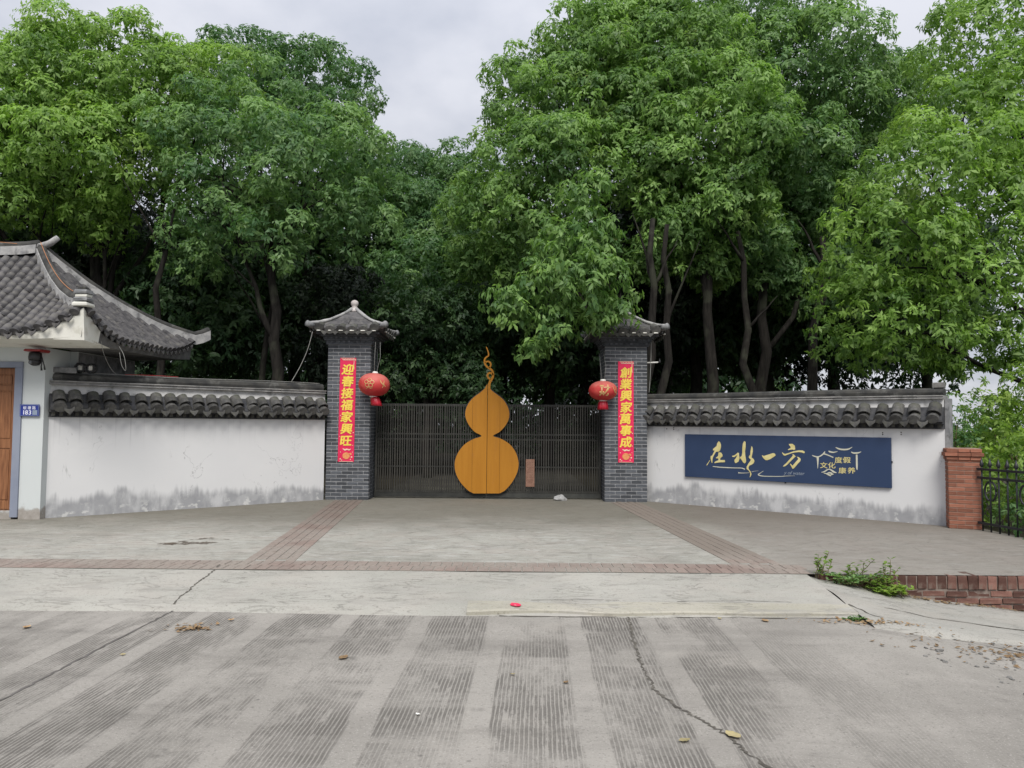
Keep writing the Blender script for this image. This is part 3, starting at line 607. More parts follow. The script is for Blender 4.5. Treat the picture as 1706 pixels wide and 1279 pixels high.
crack('road_crack', CRACK_A, .016, M['crack_dirt'], road_z, .9)
crack('road_joint', JOINT_A, .018, M['joint_dirt'], road_z, .5)
crack('ramp_crack', CRACK_B, .014, M['crack_dirt'], ramp_z, .7)
crack('road_crack', CRACK_C, .035, M['crack_dirt'], road_z, .8)
crack('road_crack', CRACK_D, .045, M['crack_dirt'], road_z, .8)
crack('road_joint', [(3.3, 7.0), (4.0, 6.72), (4.7, 6.35), (5.2, 5.6), (5.6, 4.9), (5.7, 4.1)], .018, M['crack_dirt'], road_z, .8)
crack('road_crack', [(-.1, 7.20), (.6, 7.18), (1.4, 7.19), (2.2, 7.17), (3.1, 7.16)], .024, M['crack_dirt'], road_z, .8)
crack('ramp_crack', [(.2, 7.52), (.9, 7.55)], .006, M['joint_dirt'], ramp_z, .6)
crack('ramp_crack', [(1.6, 7.53), (2.2, 7.56), (2.7, 7.53)], .006, M['joint_dirt'], ramp_z, .6)
crack('verge_crack', [(3.24, 7.5), (3.34, 7.25), (3.5, 7.05)], .025, M['crack_dirt'], verge_z, .8)
crack('verge_crack', [(3.6, 7.55), (4.2, 7.45), (4.9, 7.38), (5.6, 7.2), (6.4, 7.1)], .018, M['crack_dirt'], verge_z, .8)

# stains with an outline of their own, lying on the forecourt
def stain(name, c, rx, ry, z, mat, n=40):
    V = [(c[0], c[1], z)]
    for i in range(n):
        t = 2 * math.pi * i / n; k = 1 + .22 * math.sin(3 * t + c[0]) + .16 * math.sin(7 * t + 1) + random.uniform(-.12, .12)
        V.append((c[0] + rx * k * math.cos(t), c[1] + ry * k * math.sin(t), z))
    me = bpy.data.meshes.new(name); me.from_pydata(V, [], [(0, i + 1, (i + 1) % n + 1) for i in range(n)]); me.update()
    return tag(link(name, me, None, mat), kind='structure')
def stain_mat():
    t = NT('mud_stain'); v = t.pos()
    t.done(t.mix(t.noise(v, 5, 5), (.085, .065, .05), (.14, .115, .09)), .95, .1)
    u = t.obj(); 
    tr = t.new('ShaderNodeBsdfTransparent'); mx = t.new('ShaderNodeMixShader')
    t.l.new(t.step(t.noise(v, 3.2, 6, .68), .44, .62), mx.inputs[0])
    t.l.new(tr.outputs[0], mx.inputs[1]); t.l.new(t.b.outputs[0], mx.inputs[2]); t.l.new(mx.outputs[0], t.n['Material Output'].inputs[0])
    return t.m
M['mud_stain'] = stain_mat()
stain('mud_stain', (-4.22, 10.25), .34, .20, .0035, M['mud_stain'])
stain('mud_stain', (-4.05, 10.55), .20, .10, .0060, M['mud_stain'])

# ------------------------------------------------------------------ brick builder
def brick_mesh(name, lx, ly, lz, b=.004, jit=.0015, seed=0):
    random.seed(seed)
    me = MB().bevbox(-lx / 2, lx / 2, 0, ly, -lz / 2, lz / 2, b, jit).mesh(name)
    return me

def tile_mesh(name, r0, r1, L, th=.014, seg=8, cap=True, flat=.9):
    """half-round cover tile lying along +y (up the slope), front end at y=0"""
    V = []; F = []
    for y, r in ((0, r0), (L, r1)):
        for k in range(seg + 1):
            t = math.pi * k / seg
            V.append((r * math.cos(t), y, r * math.sin(t) * flat))
    n = seg + 1
    for k in range(seg): F.append((k, k + 1, n + k + 1, n + k))
    m = MB(); m.add(V, F, True)
    if cap:                                                        # closed front end disc, slightly proud
        V2 = [(r0 * 1.04 * math.cos(2 * math.pi * k / 14), -.012, r0 * .98 * math.sin(2 * math.pi * k / 14) * flat + .004) for k in range(14)]
        V2 += [(x, .004, z) for x, y, z in V2]
        m.add(V2, [tuple(range(13, -1, -1))] + [(k, (k + 1) % 14, 14 + (k + 1) % 14, 14 + k) for k in range(14)])
    else:
        V2 = [(r0 * math.cos(math.pi * k / seg), 0, r0 * math.sin(math.pi * k / seg) * flat) for k in range(seg + 1)]
        V2 += [(x * .84, 0, z * .82) for x, y, z in V2]
        V2 += [(x, .05, z) for x, y, z in V2[seg + 1:]]
        F2 = []
        for k in range(seg):
            F2 += [(k + 1, k, n + k, n + k + 1), (n + k + 1, n + k, 2 * n + k, 2 * n + k + 1)]
        m.add(V2, F2)
    return m.mesh(name)

def drip_mesh(name, w, h):
    """shield-shaped drip tile hanging at the eave between two cover tiles, facing -y"""
    o = [(-w / 2, .02), (-w / 2, -h * .25), (-w * .32, -h * .55), (-w * .12, -h * .82), (0, -h), (w * .12, -h * .82), (w * .32, -h * .55), (w / 2, -h * .25), (w / 2, .02), (w * .25, -.012), (0, -.02), (-w * .25, -.012)]
    return MB().plate(o, -.012, .006).mesh(name)

TILE_END = tile_mesh('tile', .092, .085, .22)
TILE_MID = tile_mesh('tile', .104, .092, .20, cap=False)
TILE_DRIP = drip_mesh('drip_tile', .155, .115)
for me in (TILE_END, TILE_MID, TILE_DRIP): me.materials.append(M['tile'])

def put(me, name, parent, loc, rot=(0, 0, 0), scale=1.0):
    o = bpy.data.objects.new(name, me); col.objects.link(o); o.parent = parent
    o.location = loc; o.rotation_euler = rot
    o.scale = (scale,) * 3 if isinstance(scale, (int, float)) else scale
    return o

# ------------------------------------------------------------------ white boundary walls with tiled copings
def boundary_wall(label, origin, ang, L, ztop, ztops, n_tiles, seed):
    """local x along the wall, -y faces the street; ztop: top of the white face; ztops: heights of the coping's steps"""
    rd = random.Random(seed)
    w = thing('boundary_wall', label, 'wall', origin, ang)
    th = .30
    zd, ze, zt, zp, zm, zr = ztops        # dentils end, eave line, tile top, plaster top, moulding top, ridge top
    n = 40
    m = MB()
    xs = lin(0, L, n)
    m.box(0, L, 0, th, -.1, ztop)
    m.build('wall_face', M['white_wall'], w)
    # dentil course of small bricks under the eave
    m = MB(); m.box(.002, L - .002, -.035, th + .035, ztop, ztop + .022); m.box(.004, L - .004, -.01, th + .01, ztop + .022, zd)
    m.build('cornice', M['tile_dark'], w)
    k = int(L / .115); dm = MB().box(-.026, .026, -.05, .0, -.028, .030).mesh('brick'); dm.materials.append(M['tile'])
    for i in range(k): put(dm, 'brick', w, (.06 + (L - .12) * i / (k - 1), -.012 + rd.uniform(-.004, .004), ztop + .052), (0, 0, rd.uniform(-.05, .05)))
    m = MB(); m.box(.001, L - .001, -.10, th + .10, zd, zd + .035); m.build('eave_board', M['tile_dark'], w)
    # bed of the tiles: a low slope front and back up to the plaster band
    m = MB()
    prof = [(-.17, zd + .036), (-.17, ze), (-.02, zt), (.02, zt + .02), (th - .02, zt + .02), (th + .02, zt), (th + .17, ze), (th + .17, zd + .036)]
    V = [(.003, y, z) for y, z in prof] + [(L - .003, y, z) for y, z in prof]; q = len(prof)
    m.add(V, [tuple(range(q)), tuple(range(2 * q - 1, q - 1, -1))] + [(i, i + q, (i + 1) % q + q, (i + 1) % q) for i in range(q)])
    m.build('tile_bed', M['tile_dark'], w)
    # tiles, one by one: lower end tiles with discs, upper cover tiles, drip tiles between
    p = L / n_tiles
    slope = math.atan2(zt - ze, .15)
    for i in range(n_tiles):
        x = p * (i + .5) + rd.uniform(-.015, .015)
        put(TILE_END, 'tile', w, (x, -.215 + rd.uniform(-.012, .012), ze + .004 + rd.uniform(-.008, .008)), (R(24) + rd.uniform(-.06, .06), rd.uniform(-.08, .08), rd.uniform(-.10, .10)), rd.uniform(.93, 1.07))
        put(TILE_MID, 'tile', w, (x + rd.uniform(-.012, .012), -.145 + rd.uniform(-.015, .012), ze + .086 + rd.uniform(-.01, .01)), (R(46) + rd.uniform(-.10, .10), rd.uniform(-.14, .14), rd.uniform(-.16, .16)), rd.uniform(.92, 1.08))
        if i < n_tiles - 1:
            put(TILE_DRIP, 'drip_tile', w, (x + p / 2, -.222 + rd.uniform(-.01, .006), ze - .012 + rd.uniform(-.010, .006)), (R(-8) + rd.uniform(-.08, .08), rd.uniform(-.14, .14), rd.uniform(-.1, .1)), rd.uniform(.9, 1.1))
    # the same at the back, joined: seen only from the yard
    m = MB()
    for i in range(n_tiles):
        x = p * (i + .5)
        m.tube([(x, th + .21, ze + .01), (x, th + .02, zt)], .09, 8)
    tag(m.build('back_tiles', M['tile'], w), kind='stuff')
    # plaster band, thin mouldings, ridge
    m = MB(); V = []; pr = [(-.015, zt - .04), (.03, zp), (th - .03, zp), (th + .015, zt - .04)]
    V = [(.006, y, z) for y, z in pr] + [(L - .006, y, z) for y, z in pr]
    m.add(V, [(0, 1, 2, 3), (7, 6, 5, 4), (0, 4, 5, 1), (1, 5, 6, 2), (2, 6, 7, 3), (3, 7, 4, 0)])
    m.build('plaster_band', M['grey_plaster_light'], w)
    m = MB()
    for i in range(int(L / .4) + 1):                                # moulding laid in short pieces, never quite in line
        a, b = i * .4, min(L, (i + 1) * .4) - .004
        if b <= a: continue
        o = rd.uniform(-.005, .005)
        m.box(a, b, -.045 + o, th + .045, zp + .002, zp + .018 + o * .5); m.box(a, b, -.02 + o, th + .02, zp + .018, zm - .016); m.box(a, b, -.05 - o, th + .05, zm - .016, zm + o * .4)
    m.build('moulding', M['worn_band'], w)
    m = MB(); N = 24
    pr = [(.05, zm + .006), (.035, zm + .05), (.045, zr - .03), (.09, zr), (th - .09, zr), (th - .045, zr - .03), (th - .035, zm + .05), (th - .05, zm + .006)]
    q = len(pr); V = []
    for i in range(N + 1):
        x = .02 + (L - .04) * i / N
        for y, z in pr: V.append((x, y + rd.uniform(-.003, .003), z + bumpy(x, 1, 1.7, .010) * (1 if z > zm + .02 else 0)))
    F = [tuple(range(q)), tuple(range((N + 1) * q - 1, N * q - 1, -1))]
    for i in range(N):
        for k in range(q): F.append((i * q + k, (i + 1) * q + k, (i + 1) * q + (k + 1) % q, i * q + (k + 1) % q))
    m.add(V, F); m.build('ridge', M['ridge_cap'], w)
    return w
M['grey_plaster_light'] = varied('grey_plaster_light', (.40, .40, .395), (.56, .555, .54), 5, .9, .2, .3, 50, 0, dirt=(.20, .20, .19))

wall_l = boundary_wall('white plastered wall with grey tiled coping between guardhouse and gate pillar', (-7.56, 12.64, 0), R(41.94), 4.99, 1.64, (1.725, 1.80, 2.02, 2.175, 2.24, 2.37), 20, 1)
wall_r = boundary_wall('white plastered wall with grey tiled coping carrying the navy signboard', (2.79, 16.25, 0), R(-40.79), 5.60, 1.56, (1.64, 1.71, 1.91, 2.055, 2.115, 2.235), 21, 2)
# end post of the right wall: grey side and little pale block on the ridge
m = MB(); m.box(5.604, 5.66, .02, .30, -.1, 2.06); m.build('end_pier', M['grey_plaster'], wall_r)
m = MB(); m.bevbox(5.42, 5.58, .06, .24, 2.237, 2.325, .008, .003); m.build('ridge_block', M['stone_grey'], wall_r)
m = MB(); m.bevbox(.03, .40, .05, .25, 2.372, 2.47, .01, .004); m.build('ridge_block', M['grey_plaster'], wall_l)

# ------------------------------------------------------------------ gate pillars
PX = {'l': (-3.82, -2.93), 'r': (1.92, 2.80)}
PF, PB = 16.0, 16.88
CH = .0742
def gate_pillar(side, label):
    x0, x1 = PX[side]; cx = (x0 + x1) / 2; cy = (PF + PB) / 2; hw = (x1 - x0) / 2
    rd = random.Random(11 if side == 'l' else 12)
    p = thing('gate_pillar', label, 'pillar', (cx, cy, 0), 0, 'grey brick gate pillars')
    b_ = hw - .006
    MB().box(-b_, b_, -b_, b_, -.1, 3.2).build('core', M['mortar'], p)
    n_c = 43; full = (2 * hw) / 4
    me_f = brick_mesh('brick', full - .011, .10, CH - .017, .004, .002, 1); me_h = brick_mesh('brick', full / 2 - .011, .10, CH - .017, .004, .002, 2)
    me_f.materials.append(M['grey_brick']); me_h.materials.append(M['grey_brick'])
    rest = MB()
    for r in range(n_c):
        z = CH * (r + .5)
        if r % 2: row = [(full / 4, me_h)] + [(full * (k + 1), me_f) for k in range(3)] + [(full * 4 - full / 4, me_h)]
        else: row = [(full * (k + .5), me_f) for k in range(4)]
        for x, me in row:
            put(me, 'brick', p, (-hw + x, -hw - .001 + rd.uniform(-.002, .002), z), (0, 0, rd.uniform(-.006, .006)))
        for ang in (90, 180, 270):                                  # the other three faces, joined
            rt = Matrix.Rotation(R(ang), 3, 'Z')
            for x, me in row:
                l = (full if me is me_f else full / 2) - .011
                xa, xb = -hw + x - l / 2, -hw + x + l / 2
                xa, xb = max(xa, -hw + .104), min(xb, hw - .104) if ang != 180 else hw - .104
                if xb - xa < .03: continue
                o = rd.uniform(-.002, .002)
                rest.box(xa, xb, -hw - .001 + o, -hw + .1, z - CH / 2 + .0065, z + CH / 2 - .0065, rt)
    tag(rest.build('brickwork', M['grey_brick'], p), kind='stuff')
    # stepped cornice with dentil bricks
    for k, (z0, z1, e) in enumerate(((3.20, 3.235, .03), (3.235, 3.285, .02), (3.285, 3.315, .065), (3.315, 3.365, .06), (3.365, 3.40, .12))):
        MB().box(-hw - e, hw + e, -hw - e, hw + e, z0, z1).build('cornice', M['grey_brick'], p)
    dm = MB().box(-.022, .022, -.03, .0, -.02, .02).mesh('brick'); dm.materials.append(M['grey_brick'])
    for z, e, n in ((3.26, .022, 9), (3.34, .062, 10)):
        for ang in (0, 90, 180, 270):
            rt = Matrix.Rotation(R(ang), 3, 'Z')
            for i in range(n):
                q = rt @ Vector((-(hw + e) + .05 + (2 * (hw + e) - .1) * i / (n - 1), -hw - e, z)); put(dm, 'brick', p, q, (0, 0, R(ang)))
    # roof: four concave slopes rising to a ball finial
    E = hw + .30; ze, za = 3.50, 3.98
    m = MB(); N = 8; V = []; F = []
    for i in range(N + 1):
        t = i / N; h = za - (za - ze) * (1.35 * t - .35 * t * t); e = .03 + (E - .03) * t
        for k in range(16):
            s, f = divmod(k, 4); f = f / 4
            c0 = [(-1, -1), (1, -1), (1, 1), (-1, 1)][s]; c1 = [(1, -1), (1, 1), (-1, 1), (-1, -1)][s]
            x, y = c0[0] * (1 - f) + c1[0] * f, c0[1] * (1 - f) + c1[1] * f
            V.append((x * e, y * e, h + (.07 * t * t if f == 0 else 0)))
    for i in range(N):
        for k in range(16):
            j = (k + 1) % 16; F.append((i * 16 + k, i * 16 + 16 + k, i * 16 + 16 + j, i * 16 + j))
    F.append(tuple(range(16)))
    m.add(V, F); m.add([v for v in V[-16:]] + [(x * .97, y * .97, z - .05) for x, y, z in V[-16:]], [(k, 16 + k, 16 + (k + 1) % 16, (k + 1) % 16) for k in range(16)] + [tuple(range(31, 15, -1))])
    m.build('roof', M['tile_roof'], p)
    MB().box(-hw - .2, hw + .2, -hw - .2, hw + .2, 3.40, 3.452).build('eave_board', M['tile_dark'], p)
    dab = MB().bevbox(-.04, .04, -.012, .03, -.012, .012, .006, .004).mesh('mortar_dab'); dab.materials.append(M['white_plastic'])
    nt = 6; pit = (2 * E - .14) / nt
    for ang in (0, 90, 180, 270):
        rt = Matrix.Rotation(R(ang), 3, 'Z')
        for i in range(nt):
            x = -E + .07 + pit * (i + .5)
            for k in range(1):
                t = 1 - k * .27
                q = rt @ Vector((x, -(E + .03 - k * .205), za - (za - ze) * (1.35 * t - .35 * t * t) - .03 + (.05 if abs(x) > E - .2 else 0) * (k == 0)))
                put(TILE_END if k == 0 else TILE_MID, 'tile', p, q, (R(20 + 12 * k) + rd.uniform(-.05, .05), rd.uniform(-.06, .06), R(ang) + rd.uniform(-.05, .05)), rd.uniform(.98, 1.08))
            q = rt @ Vector((x, -(E + .035), ze - .045)); put(dab, 'mortar_dab', p, q, (0, 0, R(ang)), (rd.uniform(.6, 1.2), 1, rd.uniform(.7, 1.1)))
            if i < nt - 1:
                q = rt @ Vector((x + pit / 2, -(E + .012), ze - .035)); put(TILE_DRIP, 'drip_tile', p, q, (R(-8), rd.uniform(-.08, .08), R(ang)), rd.uniform(.85, 1.0))
    for ang in (0, 90, 180, 270):                                   # flat roof plates with mortared joints
        rt = Matrix.Rotation(R(ang), 3, 'Z')
        for t0, t1, n in ((.10, .42, 1), (.44, .72, 2), (.74, .96, 3)):
            for i in range(n):
                P = []
                for t in (t0, t1):
                    e = .03 + (E - .03) * t; h = za - (za - ze) * (1.35 * t - .35 * t * t) + .012 + rd.uniform(0, .008)
                    for f in ((i + .03) / n, (i + .97) / n): P.append(rt @ Vector((-e * .93 + 2 * e * .93 * f, -e - .006, h)))
                P = [P[0], P[1], P[3], P[2]]
                MB().add(P + [q - Vector((0, 0, .03)) for q in P], [(3, 2, 1, 0), (0, 1, 5, 4), (1, 2, 6, 5), (2, 3, 7, 6), (3, 0, 4, 7)]).build('roof_plate', M['tile_roof'], p)
    for s in range(4):                                              # hip ridges in mortar, curling up at the corner
        c = [(-1, -1), (1, -1), (1, 1), (-1, 1)][s]; pts = []; rr = []
        for i in range(9):
            t = i / 8; e = .05 + (E - .01) * t
            pts.append((c[0] * e, c[1] * e, za + .02 - (za - ze) * (1.35 * t - .35 * t * t) + .085 * t ** 3 + rd.uniform(-.006, .006))); rr.append(.034 + rd.uniform(-.006, .008))
        MB().tube(pts, rr, 7).build('hip_ridge', M['ridge_mortar'], p)
        MB().tube([(c[0] * (E - .05), c[1] * (E - .05), ze + .05), (c[0] * (E + .06), c[1] * (E + .06), ze + .10)], [.055, .065], 9).build('corner_tile', M['grey_plaster'], p)
    f = MB().lathe([(.085, -.03), (.09, .0), (.075, .035), (.06, .06), (.066, .075), (.05, .09), (.072, .115), (.082, .15), (.078, .185), (.055, .215), (.015, .232)], (0, 0, za - .01), 18)
    f.build('finial', M['white_ceramic'], p)
    return p
pil_l = gate_pillar('l', 'grey brick gate pillar with tiled cap and ball finial standing by the left boundary wall')
pil_r = gate_pillar('r', 'grey brick gate pillar with its tiled cap half hidden under hanging leaves')

# ------------------------------------------------------------------ the red couplets pasted on the pillars
def couplet(label, x0, x1, z0, z1, text, tilt):
    cx = (x0 + x1) / 2; cz = (z0 + z1) / 2; w = x1 - x0; h = z1 - z0
    c = thing('couplet', label, 'banner', (cx, PF - .010, cz), 0, 'red paper couplets on the gate pillars')
    N = 14; V = []; F = []
    for i in range(N + 1):                                          # paper with slightly lifted edges
        z = -h / 2 + h * i / N
        for k in range(5):
            x = -w / 2 + w * k / 4
            V.append((x + tilt * z, -.003 - .005 * abs(math.sin(i * 1.7 + k * 2.2)) * (1 if k in (0, 4) else .2), z))
    for i in range(N):
        for k in range(4): F.append((i * 5 + k, i * 5 + k + 1, i * 5 + k + 6, i * 5 + k + 5))
    n0 = len(V); V += [(x, .006, z) for x, y, z in V]
    F += [(n0 + a_, n0 + d_, n0 + c_, n0 + b_) for a_, b_, c_, d_ in F[:N * 4]]
    MB().add(V, F, False).build('paper', M['paper_red'], c)
    pitch = h * .1143
    for i, ch in enumerate(text):
        me, sz = text_mesh(ch, .232, 0, 1.06, 1.0, .12, 0, .0085)
        me.materials.append(M['gold_print'])
        z = h / 2 - h * .112 - pitch * i
        o = put(me, 'character', c, (tilt * z + random.uniform(-.004, .004), -.0105, z), (0, random.uniform(-.04, .04), 0))
    # printed flourishes: gold scroll at the head, cloud and round ornament at the foot
    def pr_(name, mat, f, *args):
        q = MB(); getattr(q, f)(*args); q.build(name, M[mat], c)
    for k in range(5):
        x = -w * .34 + w * .17 * k
        pr_('scroll_print', 'pale_print', 'ribbon', [(x, h / 2 - .02, .004), (x + .02, h / 2 - .045, .008), (x + .045, h / 2 - .035, .009), (x + .055, h / 2 - .055, .004)], -.0105, -.009)
    pr_('scroll_print', 'pale_print', 'ribbon', [(-w * .42, h / 2 - .008, .004), (w * .42, h / 2 - .008, .004)], -.0105, -.009)
    pr_('scroll_print', 'pale_print', 'ribbon', [(-w * .42, -h / 2 + .008, .004), (w * .42, -h / 2 + .008, .004)], -.0105, -.009)
    pr_('scroll_print', 'pale_print', 'ribbon', [(w * .40, h / 2 - .02, .004), (w * .38, h / 2 - .16, .006), (w * .41, h / 2 - .24, .003)], -.0105, -.009)
    zb = -h / 2
    pr_('cloud_print', 'pale_print', 'ribbon', [(-w * .22, zb + .27, .006), (-w * .08, zb + .245, .016), (w * .05, zb + .26, .014), (w * .18, zb + .245, .012), (w * .28, zb + .265, .006)], -.0105, -.009)
    for (x, z, s) in ((-.36, .06, .016), (-.27, .035, .012), (.34, .10, .018), (.27, .05, .012), (.40, .34, .010), (-.42, .52, .008), (.42, .60, .012), (-.40, .95, .012), (.38, .20, .008), (-.36, .20, .010)):
        pr_('cloud_print', 'pale_print', 'plate', [(x * w + s * math.cos(t), zb + z + s * math.sin(t)) for t in (0, 1.26, 2.51, 3.77, 5.03)], -.0105, -.009)
    pr_('round_print', 'orange_print', 'plate', [(.075 * math.cos(t), zb + .125 + .07 * math.sin(t)) for t in [k * math.pi / 9 for k in range(18)]], -.0104, -.009)
    pr_('round_print', 'orange_print', 'plate', [(w * .26 + .03 * math.cos(t), zb + .16 + .026 * math.sin(t)) for t in [k * math.pi / 5 for k in range(10)]], -.0104, -.009)
    return c
couplet('red paper couplet with seven gold characters starting 迎春 on the left pillar', -3.565, -3.235, .78, 2.925, '迎春接福家興旺', .006)
couplet('red paper couplet with seven gold characters starting 創業 on the right pillar', 2.195, 2.515, .81, 2.90, '創業興家萬事成', -.002)

# ------------------------------------------------------------------ lanterns
def lantern(label, x, y, z, rx, rz, tilt, sym, hang, skirt_dx):
    l = thing('lantern', label, 'lantern', (x, y, z), 0, 'red lanterns hanging in front of the gate pillars')
    l.rotation_euler = (0, tilt, 0)
    n = 32; pr = []
    for i in range(15):
        t = -math.pi / 2 + math.pi * (i + .5) / 15
        pr.append((rx * math.cos(t) ** .85, rz * math.sin(t)))
    MB().lathe(pr, n=n, squash=lambda k: 1 + (.010 if k % 2 else -.010)).build('globe', M['lantern_red'], l)
    MB().lathe([(.055, rz - .015), (.060, rz + .004), (.050, rz + .03), (.03, rz + .036)], n=16).build('cap', M['white_plastic'], l)
    MB().lathe([(.05, -rz - .028), (.075, -rz - .022), (.075, -rz + .004), (.05, -rz + .012)], n=16).build('collar', M['white_plastic'], l)
    m = MB(); N = 26
    pr = [(.075, -rz - .012), (.095, -rz - .06), (.102, -rz - .12), (.108, -rz - .185), (.09, -rz - .187)]
    m.lathe(pr, (skirt_dx, 0, 0), N, True, lambda k: 1 + .09 * math.sin(k * 2.4))
    m.v = [(x + skirt_dx * (max(0, -z - rz) / .12), y, z) for x, y, z in m.v]
    m.build('tassel', M['tassel_red'], l)
    for dx in (-.022, .03):
        MB().tube([(dx, 0, rz + .03), (dx * 2.2, .05, rz + .03 + hang * .5), (dx * 1.8 - .03, .12, rz + .03 + hang)], .004, 6).build('cord', M['wire_grey'], l)
    # gold print that follows the cloth
    def wrap(me):
        co = np.empty(len(me.vertices) * 3); me.vertices.foreach_get('co', co); co = co.reshape(-1, 3)
        u, v = co[:, 0] / rx, np.clip(co[:, 2] / rz, -.95, .95)
        rad = rx * np.power(np.clip(1 - v * v, 0, 1), .425) + .006
        co = np.stack([rad * np.sin(u), -rad * np.cos(u), co[:, 2]], 1)
        me.vertices.foreach_set('co', co.ravel()); me.update(); return me
    if sym == 'flower':
        m = MB()
        for k in range(5):
            t = math.pi / 2 + 2 * math.pi * k / 5; c = (-.05 + .062 * math.cos(t), .02 + .058 * math.sin(t))
            m.ribbon([(c[0] + .04 * math.cos(a), c[1] + .036 * math.sin(a), .007) for a in [j * math.pi / 6 for j in range(13)]], -.004, 0)
        m.ribbon([(-.11, -.10, .005), (-.06, -.065, .007), (-.02, -.09, .006), (.03, -.075, .004)], -.004, 0)
        link('flower_print', wrap(m.mesh('flower_print')), l, M['lantern_gold'])
        m = MB(); m.ribbon([(.17, .10, .006), (.20, .04, .014), (.25, .0, .012), (.23, -.06, .008)], -.004, 0); m.ribbon([(.27, .09, .006), (.25, .02, .012), (.30, -.03, .008)], -.004, 0)
        link('flower_print', wrap(m.mesh('flower_print')), l, M['lantern_gold'])
    else:
        me, s = text_mesh(sym, .24, 0, 1, 1, 0, 0, .006); link('character', wrap(me), l, M['lantern_gold'])
        m = MB(); m.ribbon([(.20, .08, .006), (.22, .0, .012), (.27, -.05, .008)], -.004, 0); m.ribbon([(.28, .07, .006), (.27, 0, .01), (.30, -.06, .006)], -.004, 0)
        link('flower_print', wrap(m.mesh('flower_print')), l, M['lantern_gold'])
    return l
M['lantern_gold'] = varied('lantern_gold', (.50, .26, .10), (.58, .38, .17), 20, .5, .4, 0, 60, 0)
lantern('faded red lantern with gold flower print and swinging tassel, by the left gate pillar', -2.80, 15.72, 2.36, .315, .235, R(4), 'flower', .62, .035)
lantern('red lantern with gold character and straight tassel, by the right gate pillar', 1.85, 15.72, 2.275, .29, .198, 0, '财', .55, 0.0)

# ------------------------------------------------------------------ the slatted gate with the split gourd
GY = 16.5
def gate_leaf(label, x0, x1, outline, right):
    g = thing('gate_leaf', label, 'gate', ((x0 + x1) / 2, GY, 0), 0, 'two leaves of the slatted entrance gate')
    rd = random.Random(5 + right)
    def part(name, mb, mat): return mb.build(name, mat, g, True)
    n = 47; me = MB().box(-.0125, .0125, -.014, .014, .125, 1.985).mesh('slat'); me.materials.append(M['slat'])
    cx = (x0 + x1) / 2
    for i in range(n):
        x = x0 + .03 + (x1 - x0 - .06) * i / (n - 1)
        put(me, 'slat', g, (x - cx + rd.uniform(-.003, .003), rd.uniform(-.004, .004), 0), (0, rd.uniform(-.0015, .0015), 0))
    for z0, z1 in ((1.95, 2.0), (1.345, 1.375), (1.235, 1.265), (.655, .685), (.12, .165)):
        part('rail', MB().box(x0, x1, GY + .016, GY + .05, z0, z1), M['dark_metal'])
    for xa in (x0, x1 - .05): part('stile', MB().box(xa, xa + .05, GY + .017, GY + .07, .05, 2.005), M['dark_metal'])
    part('bottom_plate', MB().box(x0, x1, GY - .012, GY + .015, .03, .118), M['dark_metal'])
    # half gourd: black backing a little larger, painted front, with two plank joints cut in
    c0 = x1 if not right else x0
    outline = outline[:3] + [p[:2] for p in smooth_path([(*p, 0) for p in outline[3:-2]], 4)] + outline[-2:]
    cxm = sum(p[0] for p in outline) / len(outline); czm = sum(p[1] for p in outline) / len(outline)
    back = [(x + (.016 if right else -.016) * (1 if abs(x - c0) > .06 else 0), z + (.012 if z > czm else -.012)) for x, z in outline]
    part('gourd_backing', MB().plate(back, GY - .062, GY - .016), M['black_iron'])
    cut = (x0 + .275) if right else (x1 - .285)
    def clip(poly, keep_left, xc):
        out = []
        for i in range(len(poly)):
            a, b = poly[i], poly[(i + 1) % len(poly)]
            ia, ib = (a[0] <= xc) == keep_left, (b[0] <= xc) == keep_left
            if ia: out.append(a)
            if ia != ib:
                t = (xc - a[0]) / (b[0] - a[0]); out.append((xc, a[1] + t * (b[1] - a[1])))
        return out
    def split_low_high(poly):
        zw = 1.32
        lo = []; hi = []
        for i in range(len(poly)):
            a, b = poly[i], poly[(i + 1) % len(poly)]
            (lo if a[1] < zw else hi).append(a)
            if (a[1] < zw) != (b[1] < zw):
                t = (zw - a[1]) / (b[1] - a[1]); q = (a[0] + t * (b[0] - a[0]), zw); lo.append(q); hi.append(q)
        return lo, hi
    inner = clip(outline, right, cut - .002 if right else cut + .002)
    part('gourd_panel', MB().plate(inner, GY - .085, GY - .06), M['gourd_paint'])
    outer = clip(outline, not right, cut + .002 if right else cut - .002)
    for q in split_low_high(outer):
        if len(q) > 2: part('gourd_panel', MB().plate(q, GY - .0845, GY - .06), M['gourd_paint'])
    if right:
        m = MB()
        for c in TENDRIL: m.ribbon(smooth_path(c), GY - .088, GY - .062)
        part('tendril', m, M['gourd_paint'])
    return g
def smooth_path(c, sub=4):
    out = []
    P = [c[0]] + list(c) + [c[-1]]
    for i in range(1, len(P) - 2):
        for k in range(sub):
            t = k / sub
            out.append(tuple(.5 * (2 * P[i][j] + (P[i + 1][j] - P[i - 1][j]) * t + (2 * P[i - 1][j] - 5 * P[i][j] + 4 * P[i + 1][j] - P[i + 2][j]) * t * t + (3 * P[i][j] - P[i - 1][j] - 3 * P[i + 1][j] + P[i + 2][j]) * t ** 3) for j in range(3)))
    out.append(tuple(c[-1])); return out
gate_leaf('dark slatted gate leaf carrying the left half of the ochre gourd', -2.90, -.545, GOURD_LEFT, False)
gate_leaf('dark slatted gate leaf carrying the right half of the ochre gourd and its tendril', -.525, 1.90, GOURD_RIGHT, True)
nt = thing('notice', 'small faded reddish notice hung on the right gate leaf', 'notice', (.40, GY - .045, .55))
MB().bevbox(-.092, .092, -.012, .012, -.29, .29, .004, .002).build('sheet', M['notice_paper'], nt)
m = MB(); random.seed(4)
